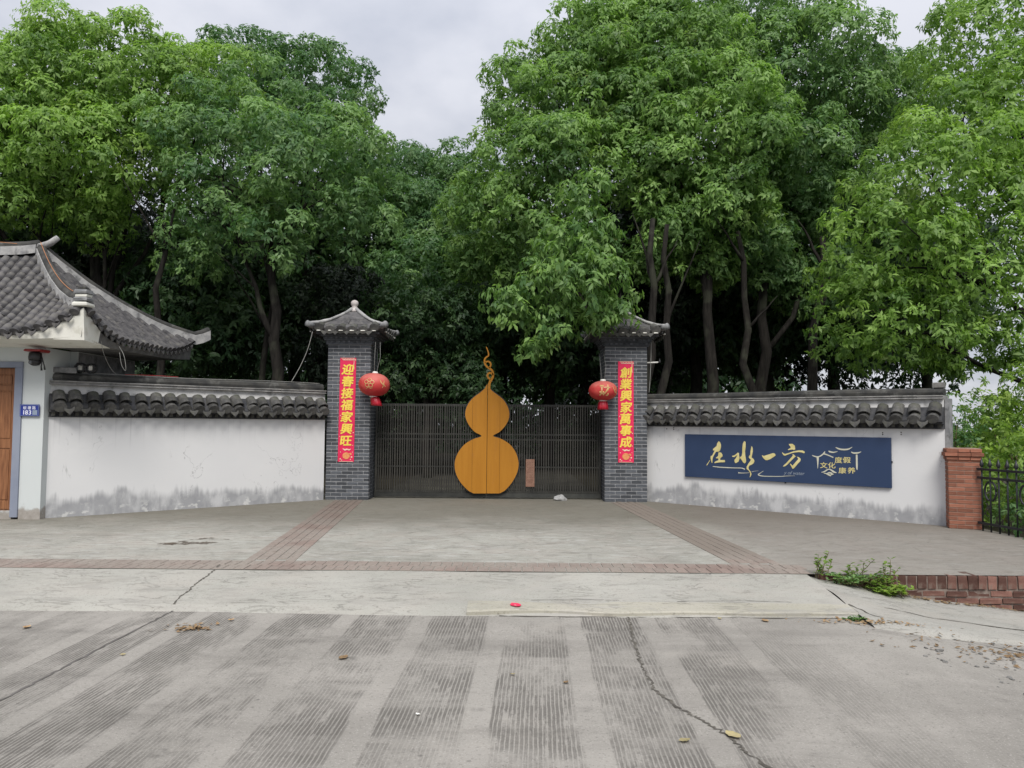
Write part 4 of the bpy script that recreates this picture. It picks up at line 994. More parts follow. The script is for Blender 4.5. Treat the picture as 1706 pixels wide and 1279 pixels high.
for k in range(3):
    for j in range(9):
        x = -.05 + .045 * k; z = .22 - .052 * j
        m.ribbon([(x + random.uniform(-.012, .004), z + .012, .003), (x + random.uniform(0, .012), z - .006, .004)], -.0155, -.013)
m.build('faded_print', M['notice_ink'], nt)
# crumpled bag at the foot of the gate
V = []; random.seed(9)
m = MB(); m.lathe([(.04, 0), (.115, .012), (.13, .04), (.10, .075), (.05, .10), (.02, .115)], n=12, smooth=False)
m.v = [(x * 1.1 + random.uniform(-.02, .02), y * .8 + random.uniform(-.02, .02), max(0.002, z + random.uniform(-.015, .015))) for x, y, z in m.v]
o = m.build('plastic_bag', M['plastic_bag']); o.location = (1.02, 16.25, 0); tag(o, 'small crumpled pale plastic bag lying at the foot of the right gate leaf', 'bag')

# ------------------------------------------------------------------ signboard on the right wall
def wall_r_thing(name, label, cat, group=None): return thing(name, label, cat, (2.79, 16.25, 0), R(-40.79), group)
sg = wall_r_thing('signboard', 'navy signboard with gold calligraphy fixed on the white wall', 'sign')
MB().bevbox(.955, 4.797, -.05, -.004, .559, 1.408, .004).build('board', M['sign_board'], sg)
for ch, k in (('zai', 0), ('shui', 1), ('yi', 2), ('fang', 3)):
    m = MB()
    for i, s in enumerate(SIGN_STROKES[ch]): m.plate(s, -.0555 - .0008 * i, -.0475)
    m.build('character', M['sign_gold'], sg)
for s in SIGN_RIBBONS['swoosh']: MB().ribbon(smooth_path(s), -.0535, -.048).build('water_swoosh', M['sign_pale'], sg)
for i, s in enumerate(SIGN_RIBBONS['emblem']): MB().ribbon(smooth_path(s), -.0535 - .0006 * i, -.048).build('emblem_stroke', M['sign_pale'], sg)
for ch, x, z in SIGN_TEXT:
    me, s = text_mesh(ch, .122, 0, 1.12, .92, 0, 0, .0016); me.materials.append(M['sign_gold']); put(me, 'character', sg, (x, -.0535, z))
me, s = text_mesh('y of water', .10, .0005, 1, 1, .3); k = (SIGN_SCRIPT[2] - SIGN_SCRIPT[0]) / s[0]
me.materials.append(M['sign_faded']); put(me, 'script_lettering', sg, ((SIGN_SCRIPT[0] + SIGN_SCRIPT[2]) / 2, -.0535, SIGN_SCRIPT[1] + .01), (0, 0, 0), (k, 1, min(k, 1.2)))
for x, z in ((2.98, .548), (4.802, 1.0)): MB().box(x - .012, x + .012, -.03, -.003, z - .012, z + .012).build('bracket', M['black_iron'], sg)
for i, (x, z) in enumerate(((4.66, 1.49), (4.66, 1.46), (4.95, 1.50), (4.95, 1.465), (.68, 1.50), (.68, 1.535), (.52, 1.51))):
    MB().tube([(x, -.006, z), (x, .004, z)], .011, 8).build('bolt_hole', M['crack_dirt'], wall_r)

# ------------------------------------------------------------------ guardhouse
gh = thing('guardhouse', 'white guardhouse with grey tiled hip roof and upturned eaves', 'building', (-9.2, 13.4, 0))
def gp(name, mb, mat, par=gh): return link(name, mb.mesh(name, gh, True), par, mat)
m = MB()
m.box(-7.71, -7.36, 12.2, 12.9, -.1, 2.73)                         # strip right of the door
m.box(-11.6, -8.72, 12.2, 12.9, -.1, 2.73)
m.box(-8.72, -7.71, 12.2, 12.9, 2.50, 2.73)
m.box(-11.6, -7.238, 12.9, 14.9, -.1, 2.73)
m.box(-8.60, -7.83, 12.215, 12.5, -.1, .10)
gp('wall', m, M['guard_plaster'])
for b in ((-7.83, -7.71, 12.17, 12.5, 0, 2.405), (-8.72, -8.60, 12.17, 12.5, 0, 2.405), (-8.72, -7.71, 12.17, 12.5, 2.405, 2.50)): gp('door_frame', MB().bevbox(*b, .006), M['door_frame'])
door = gp('door', MB().box(-8.60, -7.83, 12.30, 12.34, .10, 2.405), M['door_wood'])
for b in ((-7.93, -7.832, .12, 2.40), (-8.598, -8.50, .12, 2.40)): link('stile', MB().bevbox(b[0], b[1], 12.285, 12.30, b[2], b[3], .004).mesh('stile', gh, True), door, M['door_wood'])
for z0, z1 in ((.12, .25), (1.10, 1.24), (2.03, 2.12), (2.30, 2.40)): link('rail', MB().bevbox(-8.498, -7.932, 12.286, 12.30, z0, z1, .004).mesh('rail', gh, True), door, M['door_wood'])
for z0, z1 in ((.27, 1.08), (1.26, 2.01), (2.14, 2.28)):
    for xa, xb in ((-8.48, -8.22), (-8.205, -7.95)): link('panel', MB().bevbox(xa, xb, 12.290, 12.30, z0, z1, .006).mesh('panel', gh, True), door, M['door_wood'])

RX, RY, CX, CY0, CY1 = -8.24, 13.4, -6.30, 11.38, 15.42            # ridge end, ridge line, eave lines
ZR, ZE = 4.52, 2.87
def prof(t): return ZR - (ZR - ZE) * (1.32 * t - .32 * t * t)
def lift(t, d): return .40 * t * t * max(0.0, 1 - d / 1.25) ** 2
def roof_front(x, t):
    """front slope: x across, t from ridge (0) to eave (1)"""
    xh = RX + (CX - RX) * t
    return (x, RY + (CY0 - RY) * t, prof(t) + lift(t, max(0, xh - x)))
def roof_side(y, t):
    ya, yb = RY + (CY0 - RY) * t, RY + (CY1 - RY) * t
    back = .30 * t * t * max(0.0, 1 - (yb - y) / 1.5) ** 2
    return (RX + (CX - RX) * t, y, prof(t) + lift(t, max(0, y - ya)) + back)
m = MB(); N = 14
V = []; F = []; K = 26
for i in range(N + 1):
    t = i / N; xh = RX + (CX - RX) * t
    for k in range(K + 1): V.append(roof_front(-12 + (xh + 12) * (k / K), t))
for i in range(N):
    for k in range(K): a = i * (K + 1) + k; F.append((a, a + K + 1, a + K + 2, a + 1))
m.add(V, F, True); V = []; F = []; K = 24
for i in range(N + 1):
    t = i / N; ya, yb = RY + (CY0 - RY) * t, RY + (CY1 - RY) * t
    for k in range(K + 1): V.append(roof_side(ya + (yb - ya) * k / K, t))
for i in range(N):
    for k in range(K): a = i * (K + 1) + k; F.append((a, a + K + 1, a + K + 2, a + 1))
m.add(V, F, True)
m.add([(-12, RY, ZR), (RX, RY, ZR), (CX, CY1, ZE + .3), (-12, CY1, ZE)], [(3, 2, 1, 0)])
gp('roof', m, M['tile_dark'])
# soffit and white fascia that rises with the corner
m = MB(); V = []; F = []; K = 30
for k in range(K + 1):
    x = -12 + (CX - .03 + 12) * k / K; p = roof_front(x, 1)
    zz = p[2]
    V += [(x, CY0 + .03, zz - .035), (x, CY0 + .05, 2.79 + (zz - ZE) * .12), (x, 12.21, 2.73)]
for k in range(K): a = k * 3; F += [(a, a + 1, a + 4, a + 3), (a + 1, a + 2, a + 5, a + 4)]
m.add(V, F)
gp('soffit', m, M['cream_plaster']); m = MB()
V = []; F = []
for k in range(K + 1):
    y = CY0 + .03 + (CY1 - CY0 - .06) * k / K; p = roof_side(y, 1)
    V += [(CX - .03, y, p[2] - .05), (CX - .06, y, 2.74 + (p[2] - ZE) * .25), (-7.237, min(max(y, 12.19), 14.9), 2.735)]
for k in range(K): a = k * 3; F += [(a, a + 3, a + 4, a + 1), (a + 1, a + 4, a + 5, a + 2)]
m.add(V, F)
gp('soffit', m, M['soffit_shade'])  # side soffit: eave shade put into its colour
gp('wall', MB().box(-7.24, -7.232, 12.93, 14.9, -.1, 2.72), M['grey_plaster'])  # thin grey sheet added over the side wall, painting in its shade

def basis(ax_y, up):
    y = Vector(ax_y).normalized(); z = Vector(up); x = y.cross(z).normalized(); z = x.cross(y)
    return Matrix((x, y, z)).transposed().to_4x4()
gh_inv = BASE[gh.name].inverted()
def put_m(me, name, mat4, par=gh):
    o = bpy.data.objects.new(name, me); col.objects.link(o); o.parent = par; o.matrix_local = gh_inv @ mat4; return o
rd = random.Random(21)
RT = tile_mesh('tile', .070, .060, .19, cap=False, seg=6); RE = tile_mesh('tile', .073, .066, .20, seg=6); DR = drip_mesh('drip_tile', .125, .09)
PN = MB(); 
for k in range(5):
    a, b = -.07 + .028 * k, -.07 + .028 * (k + 1); h = lambda x: .014 * (x / .07) ** 2
    PN.add([(a, 0, h(a) + .012), (b, 0, h(b) + .012), (b, .2, h(b) - .004), (a, .2, h(a) - .004), (a, 0, h(a) - .003), (b, 0, h(b) - .003)], [(0, 1, 2, 3), (4, 5, 1, 0)])
PN = PN.mesh('pan_tile')
for me in (RT, RE, DR, PN): me.materials.append(M['tile_roof'])
pit = .18; x = CX - .14; n_front = 0
rest = MB()
def join(mb, me, M4):
    mb.add([tuple(M4 @ v.co) for v in me.vertices], [tuple(p.vertices) for p in me.polygons], False)
while x > -11.8:
    L = 2.6; nt = 17
    t_min = max(0.0, (x - RX) / (CX - RX))
    for i in range(nt):
        t = 1 - i / nt
        if t < t_min + .06: break
        p0 = Vector(roof_front(x, t)); p1 = Vector(roof_front(x, max(t - .06, t_min)))
        d = p1 - p0; up = Vector((0, -.6, .8))
        B = Matrix.Translation(p0 + Vector((rd.uniform(-.008, .008), -.02 if i == 0 else 0, .012 + rd.uniform(-.004, .006)))) @ basis(d + Vector((rd.uniform(-.012, .012), 0, .012)), up)
        me = RE if i == 0 else RT
        if x > -9.35 and n_front < 290: put_m(me, 'tile', B); n_front += 1
        else: join(rest, me, B)
        if i < nt - 1:                                              # pan tile course between this column and the next
            xm = x - pit / 2; q0 = Vector(roof_front(xm, t)); q1 = Vector(roof_front(xm, max(t - .06, 0)))
            join(rest, PN, Matrix.Translation(q0 + Vector((0, 0, .004))) @ basis(q1 - q0 + Vector((0, 0, .01)), up))
    q0 = Vector(roof_front(x - pit / 2, 1))
    put_m(DR, 'drip_tile', Matrix.Translation(q0 + Vector((0, -.03, -.01))) @ Matrix.Rotation(R(-6) + rd.uniform(-.1, .1), 4, 'X') @ Matrix.Rotation(rd.uniform(-.1, .1), 4, 'Y'))
    x -= pit
y = CY0 + .14
while y < CY1 - .05:
    nt = 16
    for i in range(nt):
        t = 1 - i / nt
        ya, yb = RY + (CY0 - RY) * t, RY + (CY1 - RY) * t
        if y < ya + .05 or y > yb - .05: break
        p0 = Vector(roof_side(y, t)); p1 = Vector(roof_side(y, max(t - .06, 0))); d = p1 - p0; up = Vector((.6, 0, .8))
        join(rest, RE if i == 0 else RT, Matrix.Translation(p0 + Vector((.02 if i == 0 else 0, rd.uniform(-.008, .008), .012 + rd.uniform(-.004, .006)))) @ basis(d + Vector((0, 0, .012)), up))
        if i < nt - 1 and y + pit / 2 < yb:
            q0 = Vector(roof_side(y + pit / 2, t)); q1 = Vector(roof_side(y + pit / 2, max(t - .06, 0)))
            join(rest, PN, Matrix.Translation(q0 + Vector((0, 0, .004))) @ basis(q1 - q0 + Vector((0, 0, .01)), up))
    if y < CY1 - .2:
        q0 = Vector(roof_side(y + pit / 2, 1))
        put_m(DR, 'drip_tile', Matrix.Translation(q0 + Vector((.03, 0, -.01))) @ Matrix.Rotation(R(90), 4, 'Z') @ Matrix.Rotation(R(-6) + rd.uniform(-.1, .1), 4, 'X'))
    y += pit
tag(gp('roof_tiles', rest, M['tile_roof']), kind='stuff')
# hip ridges: light mortar band with a dark cap tile row on top
def hip(name, pts, w, h, mat_b, mat_c):
    m = MB(); V = []; F = []; n = len(pts)
    c = MB(); 
    for i, p in enumerate(pts):
        a, b = Vector(pts[max(i - 1, 0)]), Vector(pts[min(i + 1, n - 1)]); d = (b - a); s = Vector((-d.y, d.x, 0)).normalized() * w
        P = Vector(p); j = rd.uniform(-.008, .008)
        V += [P + s - Vector((0, 0, .06)), P + s * .92 + Vector((0, 0, h + j)), P - s * .92 + Vector((0, 0, h + j)), P - s - Vector((0, 0, .06))]
    for i in range(n - 1):
        for k in range(3): F.append((i * 4 + k, i * 4 + k + 1, i * 4 + 5 + k, i * 4 + 4 + k))
    F += [(0, 3, 2, 1), (4 * n - 4, 4 * n - 3, 4 * n - 2, 4 * n - 1)]
    m.add(V, F); gp(name, m, mat_b)
    c.tube([Vector(p) + Vector((0, 0, h + .012)) for p in pts], [w * .78] * n, 8); gp('ridge_cap', c, mat_c)
fh = []; bh = []
for i in range(19):
    t = i / 18
    fh.append(roof_front(RX + (CX - RX) * t, t)); q = roof_side(RY + (CY1 - RY) * t, t); bh.append(q)
hip('hip_ridge', fh[:-1], .095, .11, M['ridge_mortar'], M['ridge_cap'])
tip = Vector(bh[-1]); dv = (Vector(bh[-1]) - Vector(bh[-3])).normalized()
hip('hip_ridge', bh + [tuple(tip + Vector((.10, .12, .05))), tuple(tip + Vector((.20, .24, .13)))], .09, .13, M['ridge_mortar'], M['ridge_cap'])
hip('main_ridge', [(-12, RY, ZR), (-10, RY, ZR), (-9, RY, ZR + .01), (-8.5, RY, ZR + .03), (-8.28, RY, ZR + .06)], .11, .10, M['ridge_mortar'], M['ridge_cap'])
m = MB(); m.tube([(-8.5, RY, ZR + .08), (-8.25, RY, ZR + .13), (-8.08, RY, ZR + .20), (-7.95, RY, ZR + .30)], [.075, .07, .06, .05], 8); gp('ridge_horn', m, M['ridge_mortar'])
# corner stack: tiles bedded in white plaster at the end of the front hip
c = Vector(fh[-1])
for k, (dz, s, mt) in enumerate(((.00, .115, 'cream_plaster'), (.075, .10, 'grey_plaster'), (.135, .085, 'cream_plaster'), (.19, .10, 'grey_plaster'), (.245, .06, 'tile'))):
    mb = MB().bevbox(-s, s, -s, s, 0, .062, .015, .008); mb.v = [tuple(Vector(v) + c + Vector((-.06, .06, dz + .02))) for v in mb.v]; gp('corner_stack', mb, M[mt])
m = MB(); m.add([(CX - .5, CY0 + .04, roof_front(CX - .5, 1)[2] - .05), (CX - .02, CY0 + .0, c.z), (CX - .02, CY0 + .05, 2.78), (CX - .5, CY0 + .06, 2.79), (CX - .02, CY0 + .5, roof_side(CY0 + .5, 1)[2] - .05), (CX - .05, CY0 + .5, 2.76)], [(0, 3, 2, 1), (1, 2, 5, 4)])
gp('corner_plaster', m, M['cream_plaster'])

# things fixed to the guardhouse
GO = Vector((-.19, .30, .03))
gh.location = gh.location + GO
pl = thing('house_number_plate', 'blue enamel number plate 183 on the white strip beside the brown door', 'number plate', (-7.755, 12.465, 1.745))
MB().bevbox(-.155, .155, -.008, .006, -.095, .095, .004).build('plate', M['blue_enamel'], pl)
m = MB()
for a in ((-.145, .085, .145, .085), (-.145, -.085, .145, -.085)): m.ribbon([(a[0], a[1], .0022), (a[2], a[3], .0022)], -.0105, -.007)
for xx in (-.145, .145): m.ribbon([(xx, -.085, .0022), (xx, .085, .0022)], -.0112, -.007)
m.build('border_line', M['grey_print'], pl)
for ch, xx in (('蚊', -.072), ('塘', .0), ('路', .074)):
    me, s = text_mesh(ch, .058, 0, 1, 1, 0, 0, .0012); me.materials.append(M['white_print']); put(me, 'character', pl, (xx, -.0115, .041))
for ch, xx in (('1', -.088), ('8', -.042), ('3', .012)):
    me, s = text_mesh(ch, .098, 0, 1, 1, 0, 0, .003); me.materials.append(M['white_print']); put(me, 'numeral', pl, (xx, -.0115, -.034))
MB().box(.05, .128, -.0105, -.007, -.072, .004).build('grey_patch', M['grey_print'], pl)

cm = thing('security_camera', 'black dome security camera under a red bracket beside the door', 'camera', (-7.61, 12.32, 2.59))
MB().bevbox(-.13, .13, -.10, .18, .085, .125, .012, .006).build('bracket', M['red_plastic'], cm)
MB().lathe([(.05, .085), (.09, .07), (.098, .0), (.092, -.05)], n=18).build('housing', M['black_plastic'], cm)
MB().lathe([(.09, -.045), (.086, -.09), (.062, -.125), (.02, -.14)], n=18).build('dome', M['black_plastic'], cm)
l_ = MB().lathe([(.03, -.008), (.034, 0), (.026, .012)], n=14); l_.v = [(x - .02, -.088 - z, y - .085) for x, y, z in l_.v]; l_.build('lens', M['glass_lens'], cm)
for dx, zz in ((.10, -.21), (.15, -.20)):
    MB().tube([(.09, .0, .05), (.10 + dx * .2, -.01, -.05), (dx, 0, zz + .06), (dx + .01, 0, zz)], [.008, .007, .010, .016], 6).build('cable_lead', M['black_plastic'], cm)

def wire(name, label, pts, r, mat, cat='wire', group=None):
    o = MB().tube(smooth3(pts), r, 6).build(name, mat); tag(o, label, cat, group); return o
def smooth3(c, sub=6):
    P = [Vector(p) for p in c]; P = [P[0]] + P + [P[-1]]; out = []
    for i in range(1, len(P) - 2):
        for k in range(sub):
            t = k / sub
            out.append(.5 * (2 * P[i] + (P[i + 1] - P[i - 1]) * t + (2 * P[i - 1] - 5 * P[i] + 4 * P[i + 1] - P[i + 2]) * t * t + (3 * P[i] - P[i - 1] - 3 * P[i + 1] + P[i + 2]) * t ** 3))
    out.append(P[-2]); return out
wire('cable', 'thin orange cable running down the guardhouse hip ridge', [Vector(fh[k]) + GO + Vector((.02, -.06, .20)) for k in (0, 3, 6, 9, 12, 14)], .006, M['wire_orange'], 'cable')
wire('cable', 'pale orange cable lying along the guardhouse main ridge', [(-12, 13.6, ZR + .22), (-10, 13.6, ZR + .23), (-9.2, 13.6, ZR + .22), (-8.8, 13.6, ZR + .19)], .006, M['wire_orange'], 'cable')
wire('wire', 'loose pale wire drooping from the guardhouse eave, shorter loop nearer the corner', [(-6.50, 12.2, 2.84), (-6.56, 12.4, 2.66), (-6.70, 12.9, 2.46), (-6.78, 13.25, 2.38)], .0042, M['wire_grey'])
wire('wire', 'loose pale wire drooping from the guardhouse eave in a narrow hairpin', [(-6.42, 12.6, 2.80), (-6.34, 12.6, 2.66), (-6.30, 12.6, 2.47), (-6.32, 12.62, 2.41), (-6.37, 12.6, 2.50), (-6.41, 12.6, 2.70)], .0042, M['wire_grey'])
wu = Vector((math.cos(R(41.94)), math.sin(R(41.94)), 0)); wo = Vector((-7.56, 12.64, 0)); wn_ = Vector((-wu.y, wu.x, 0))
wire('cable', 'grey cable resting along the top of the left wall', [wo + wu * s + wn_ * (.10 + .04 * math.sin(s * 2)) + Vector((0, 0, 2.375 + .012 * math.sin(s * 1.7 + 1) + .01)) for s in (.5, 1.0, 1.5, 2.0, 2.6, 3.2, 3.8, 4.4, 4.9)], .0065, M['wire_grey'], 'cable')
wire('cable', 'reddish cable lying over the left wall ridge near the guardhouse', [wo + wu * s + wn_ * .03 + Vector((0, 0, 2.392 + .004 * math.sin(s * 5))) for s in (1.15, 1.4, 1.7, 2.05)], .006, M['red_plastic'], 'cable')
wire('cable', 'pale cable hanging from the left pillar cap to the wall top', [(-4.05, 15.62, 3.42), (-4.14, 15.6, 3.05), (-4.28, 15.58, 2.70), (-4.42, 15.5, 2.40)], .0065, M['wire_grey'], 'cable')
wire('cable', 'pale cable hanging down the right pillar beside the couplet', [(2.88, 15.98, 3.30), (2.87, 15.98, 2.9), (2.85, 15.97, 2.5), (2.83, 15.97, 2.25)], .0055, M['wire_grey'], 'cable')
cs = thing('cable_coil', 'black cable coil lying on the left wall end', 'cable coil', tuple(wo + wu * .55 + wn_ * .12 + Vector((0, 0, 2.48))), R(10))
for k in range(3):
    MB().tube([(.075 * math.cos(a) * (1 + .06 * k) - .08, .03 * k - .03, .08 * math.sin(a)) for a in [j * math.pi / 8 for j in range(17)]], .013, 6).build('loop', M['black_plastic'], cs)
    MB().tube([(.08 * math.cos(a) * (1 + .05 * k) + .08, .03 * k - .02, .078 * math.sin(a) - .01) for a in [j * math.pi / 8 for j in range(17)]], .013, 6).build('loop', M['black_plastic'], cs)
for dx in (-.08, .08): MB().bevbox(dx - .03, dx + .03, -.01, .02, -.04, .035, .006, .004).build('plug', M['white_plastic'], cs)
br = thing('wire_bracket', 'small pale bracket sticking out of the right gate pillar', 'bracket', (2.80, 16.1, 2.88))
MB().tube([(0, 0, 0), (.24, -.02, .012)], .016, 8).build('arm', M['white_plastic'], br); MB().lathe([(.02, 0), (.026, .02), (.015, .05), (.008, .09)], (.27, -.02, 0), 10).build('insulator', M['black_plastic'], br)

# ------------------------------------------------------------------ red brick pier and iron fence at the right end
PA = -22
pr = thing('brick_pier', 'short red brick pier with corbelled cap at the end of the white wall', 'pier', (7.20, 12.42, 0), R(PA))
hw = .225; rd = random.Random(31)
MB().box(-hw + .006, hw - .006, -hw + .006, hw - .006, -.15, 1.10).build('core', M['red_mortar'], pr)
bf = brick_mesh('brick', .211, .105, .052, .004, .002, 5); bh_ = brick_mesh('brick', .106, .105, .052, .004, .002, 6)
for me in (bf, bh_): me.materials.append(M['red_brick'])
for r in range(-1, 17):
    z = .065 * (r + .5)
    for ang in (0, 90, 180, 270):
        rt = Matrix.Rotation(R(ang), 3, 'Z')
        for x, me in (((-.1105, bf), (.1105, bf)) if (r + ang // 90) % 2 else ((-.168, bh_), (0, bf), (.168, bh_))):
            o = put(me, 'brick', pr, rt @ Vector((x, -hw + rd.uniform(-.002, .002), z)), (0, 0, R(ang) + rd.uniform(-.01, .01)))
            if ang in (90, 270): o.scale = (.992, .9, .998)
CAPB = {}
for k, (z, e) in enumerate(((1.105, .022), (1.165, .045), (1.225, .022))):
    for ang in (0, 90, 180, 270):
        rt = Matrix.Rotation(R(ang), 3, 'Z'); n = 3 if ang % 180 == 0 else 2
        for i in range(n):
            x = -hw - e + (2 * (hw + e)) * (i + .5) / n if ang % 180 == 0 else -(hw + e - .108) + 2 * (hw + e - .108) * (i + .5) / n
            w_ = (2 * (hw + e) / n if ang % 180 == 0 else 2 * (hw + e - .108) / n) - .008
            key = round(w_, 3); me = CAPB.get(key)
            if me is None:
                me = MB().bevbox(-w_ / 2, w_ / 2, 0, .105, -.028, .028, .005, .002).mesh('brick'); me.materials.append(M['red_brick']); CAPB[key] = me
            put(me, 'brick', pr, rt @ Vector((x, -hw - e + rd.uniform(-.003, .003), z + rd.uniform(-.002, .002))), (0, 0, R(ang)))
MB().box(-hw, hw, -hw, hw, 1.10, 1.262).build('core', M['red_mortar'], pr)

fn = thing('iron_fence', 'black wrought iron fence with spear tops right of the brick pier', 'fence', (7.27, 12.12, 0), R(-80))
n = 24; sp = .165
me = MB().tube([(0, 0, .0), (0, 0, 1.02)], .0135, 6).tube([(0, 0, 1.0), (0, 0, 1.03), (0, 0, 1.06), (0, 0, 1.14)], [.012, .03, .026, .003], 8).mesh('picket'); me.materials.append(M['black_iron'])
for i in range(n): put(me, 'picket', fn, (.08 + sp * i, 0, -.02))
for z in (.80, .93, .10): MB().box(0, sp * n, -.022, .022, z, z + .035).build('rail', M['black_iron'], fn)
for k in range(4):
    c = (.245 + sp * 2 * k * 2, .62)
    MB().tube([(c[0] + .11 * math.cos(a), 0, c[1] + .15 * math.sin(a)) for a in [j * math.pi / 8 for j in range(17)]], .016, 6).build('scroll', M['black_iron'], fn)

# ------------------------------------------------------------------ retaining wall of old bricks along the forecourt edge
rw = thing('retaining_wall', 'low retaining wall of weathered red bricks below the forecourt edge', 'wall', (3.3, 8.45, 0))
rd = random.Random(41)
MB().box(.0, 7.0, .008, .30, -1.3, -.012).build('core', M['old_mortar'], rw)
sol = [brick_mesh('brick', .098, .22, .150, .008, .005, 50 + k) for k in range(4)]
stn = [brick_mesh('brick', .228, .105, .062, .008, .005, 60 + k) for k in range(4)]
for me in sol + stn: me.materials.append(M['old_brick'])
x = .06
while x < 6.9:
    o = put(rd.choice(sol), 'brick', rw, (x, rd.uniform(-.016, .004), -.078 + rd.uniform(-.008, .004)), (rd.uniform(-.02, .02), rd.uniform(-.05, .05), rd.uniform(-.03, .03)), (rd.uniform(.88, 1.06), 1, rd.uniform(.92, 1.02))); x += .108
for r in range(8):
    z = -.165 - .036 - .073 * r; x = .12 * (r % 2)
    while x < 6.9:
        if z + .04 > verge_top(3.3 + x) - .05 and x > .1:
            put(rd.choice(stn), 'brick', rw, (x + .06, rd.uniform(-.014, .01), z + rd.uniform(-.004, .004)), (0, rd.uniform(-.02, .02), rd.uniform(-.02, .02)), (rd.uniform(.95, 1.02), 1, rd.uniform(.92, 1.04)))
        x += .242

# ------------------------------------------------------------------ vegetation
def crown_mesh(name, lobes, seed, mat, leaf=.135, dens=170, young=.35, bil=.92, inner=.30, droop=.45, wid=.40):
    g = np.random.default_rng(seed)
    C = np.array([l[:3] for l in lobes]); Rr = np.array([l[3:6] for l in lobes])
    BC = []; BR = []; BD = []
    for i in range(len(lobes)):
        r = Rr[i].mean(); n = max(5, int(4 * math.pi * r * r / (bil * bil) * .95))
        k = np.arange(n) + .5; ph = np.arccos(1 - 2 * k / n); th = math.pi * (1 + 5 ** .5) * k + g.uniform(0, 6)
        d = np.stack([np.cos(th) * np.sin(ph), np.sin(th) * np.sin(ph), np.cos(ph)], 1) + g.normal(0, .12, (n, 3)); d /= np.linalg.norm(d, axis=1)[:, None]
        c = C[i] + d * Rr[i] * g.uniform(.68, 1.12, (n, 1))
        keep = np.ones(n, bool)
        for j in range(len(lobes)):
            if j != i: keep &= (((c - C[j]) / Rr[j]) ** 2).sum(1) > .42
        keep &= (d[:, 2] > -.55) | (g.random(n) < .35)
        BC.append(c[keep]); BD.append(d[keep]); BR.append(np.full(keep.sum(), min(.72, max(.20, r * .36))) * g.uniform(.65, 1.35, keep.sum()))
    BC = np.concatenate(BC); BD = np.concatenate(BD); BR = np.concatenate(BR)
    nb = len(BC); tone = np.clip(g.normal(young, .21, nb), 0, 1)
    cnt = np.maximum(3, (dens / 7 * (BR / .5) ** 2).astype(int))        # twigs on each billow
    idx = np.repeat(np.arange(nb), cnt); nt = len(idx)
    v = g.normal(0, 1, (nt, 3)); v /= np.linalg.norm(v, axis=1)[:, None]
    v = v + BD[idx] * .55 + np.array([0, 0, .38]); v /= np.linalg.norm(v, axis=1)[:, None]
    tw = BC[idx] + v * (BR[idx] * np.where(g.random(nt) < .8, g.uniform(.86, 1.10, nt), g.uniform(.5, .86, nt)))[:, None] * np.array([1, 1, .8])
    tt = np.clip(tone[idx] + g.normal(0, .15, nt), 0, 1)
    # inner foliage: fills the volume so that only real gaps stay open
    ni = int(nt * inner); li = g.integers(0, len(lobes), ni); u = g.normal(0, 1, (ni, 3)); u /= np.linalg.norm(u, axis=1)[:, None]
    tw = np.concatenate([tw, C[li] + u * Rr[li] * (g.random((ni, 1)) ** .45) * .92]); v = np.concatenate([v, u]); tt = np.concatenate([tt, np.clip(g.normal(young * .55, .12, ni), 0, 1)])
    nt = len(tw); per = 7
    base = np.repeat(tw, per, 0) + g.normal(0, leaf * .22, (nt * per, 3))
    vr = np.repeat(v, per, 0); d = g.normal(0, .6, (nt * per, 3)); d -= (d * vr).sum(1)[:, None] * vr * .75; d += vr * .22 + np.array([0, 0, -droop]); d /= np.linalg.norm(d, axis=1)[:, None]
    nn = vr * 1.15 + g.normal(0, .27, (nt * per, 3)) + np.array([0, 0, .5])
    s = np.cross(d, nn); s /= np.linalg.norm(s, axis=1)[:, None] + 1e-9; up = np.cross(s, d)
    L = leaf * np.clip(g.normal(.95, .3, (nt * per, 1)), .4, 1.7); w = L * wid * .5
    N = nt * per
    P = np.empty((N, 4, 3)); P[:, 0] = base; P[:, 1] = base + d * L * .48 + s * w + up * w * .35; P[:, 2] = base + d * L - up * L * .08; P[:, 3] = base + d * L * .48 - s * w + up * w * .35
    T = np.repeat(np.clip(np.repeat(tt, per) + g.normal(0, .10, N), 0, 1), 4).astype(np.float32)
    me = bpy.data.meshes.new(name); me.vertices.add(N * 4); me.vertices.foreach_set('co', P.ravel().astype(np.float32))
    me.loops.add(N * 4); me.loops.foreach_set('vertex_index', np.arange(N * 4, dtype=np.int32))
    me.polygons.add(N); me.polygons.foreach_set('loop_start', np.arange(0, N * 4, 4, dtype=np.int32)); me.polygons.foreach_set('loop_total', np.full(N, 4, np.int32))
    a = me.attributes.new('tint', 'FLOAT', 'POINT'); a.data.foreach_set('value', T)
    me.update(calc_edges=True); me.materials.append(mat)
    LEAVES[0] += N
    return me
LEAVES = [0]

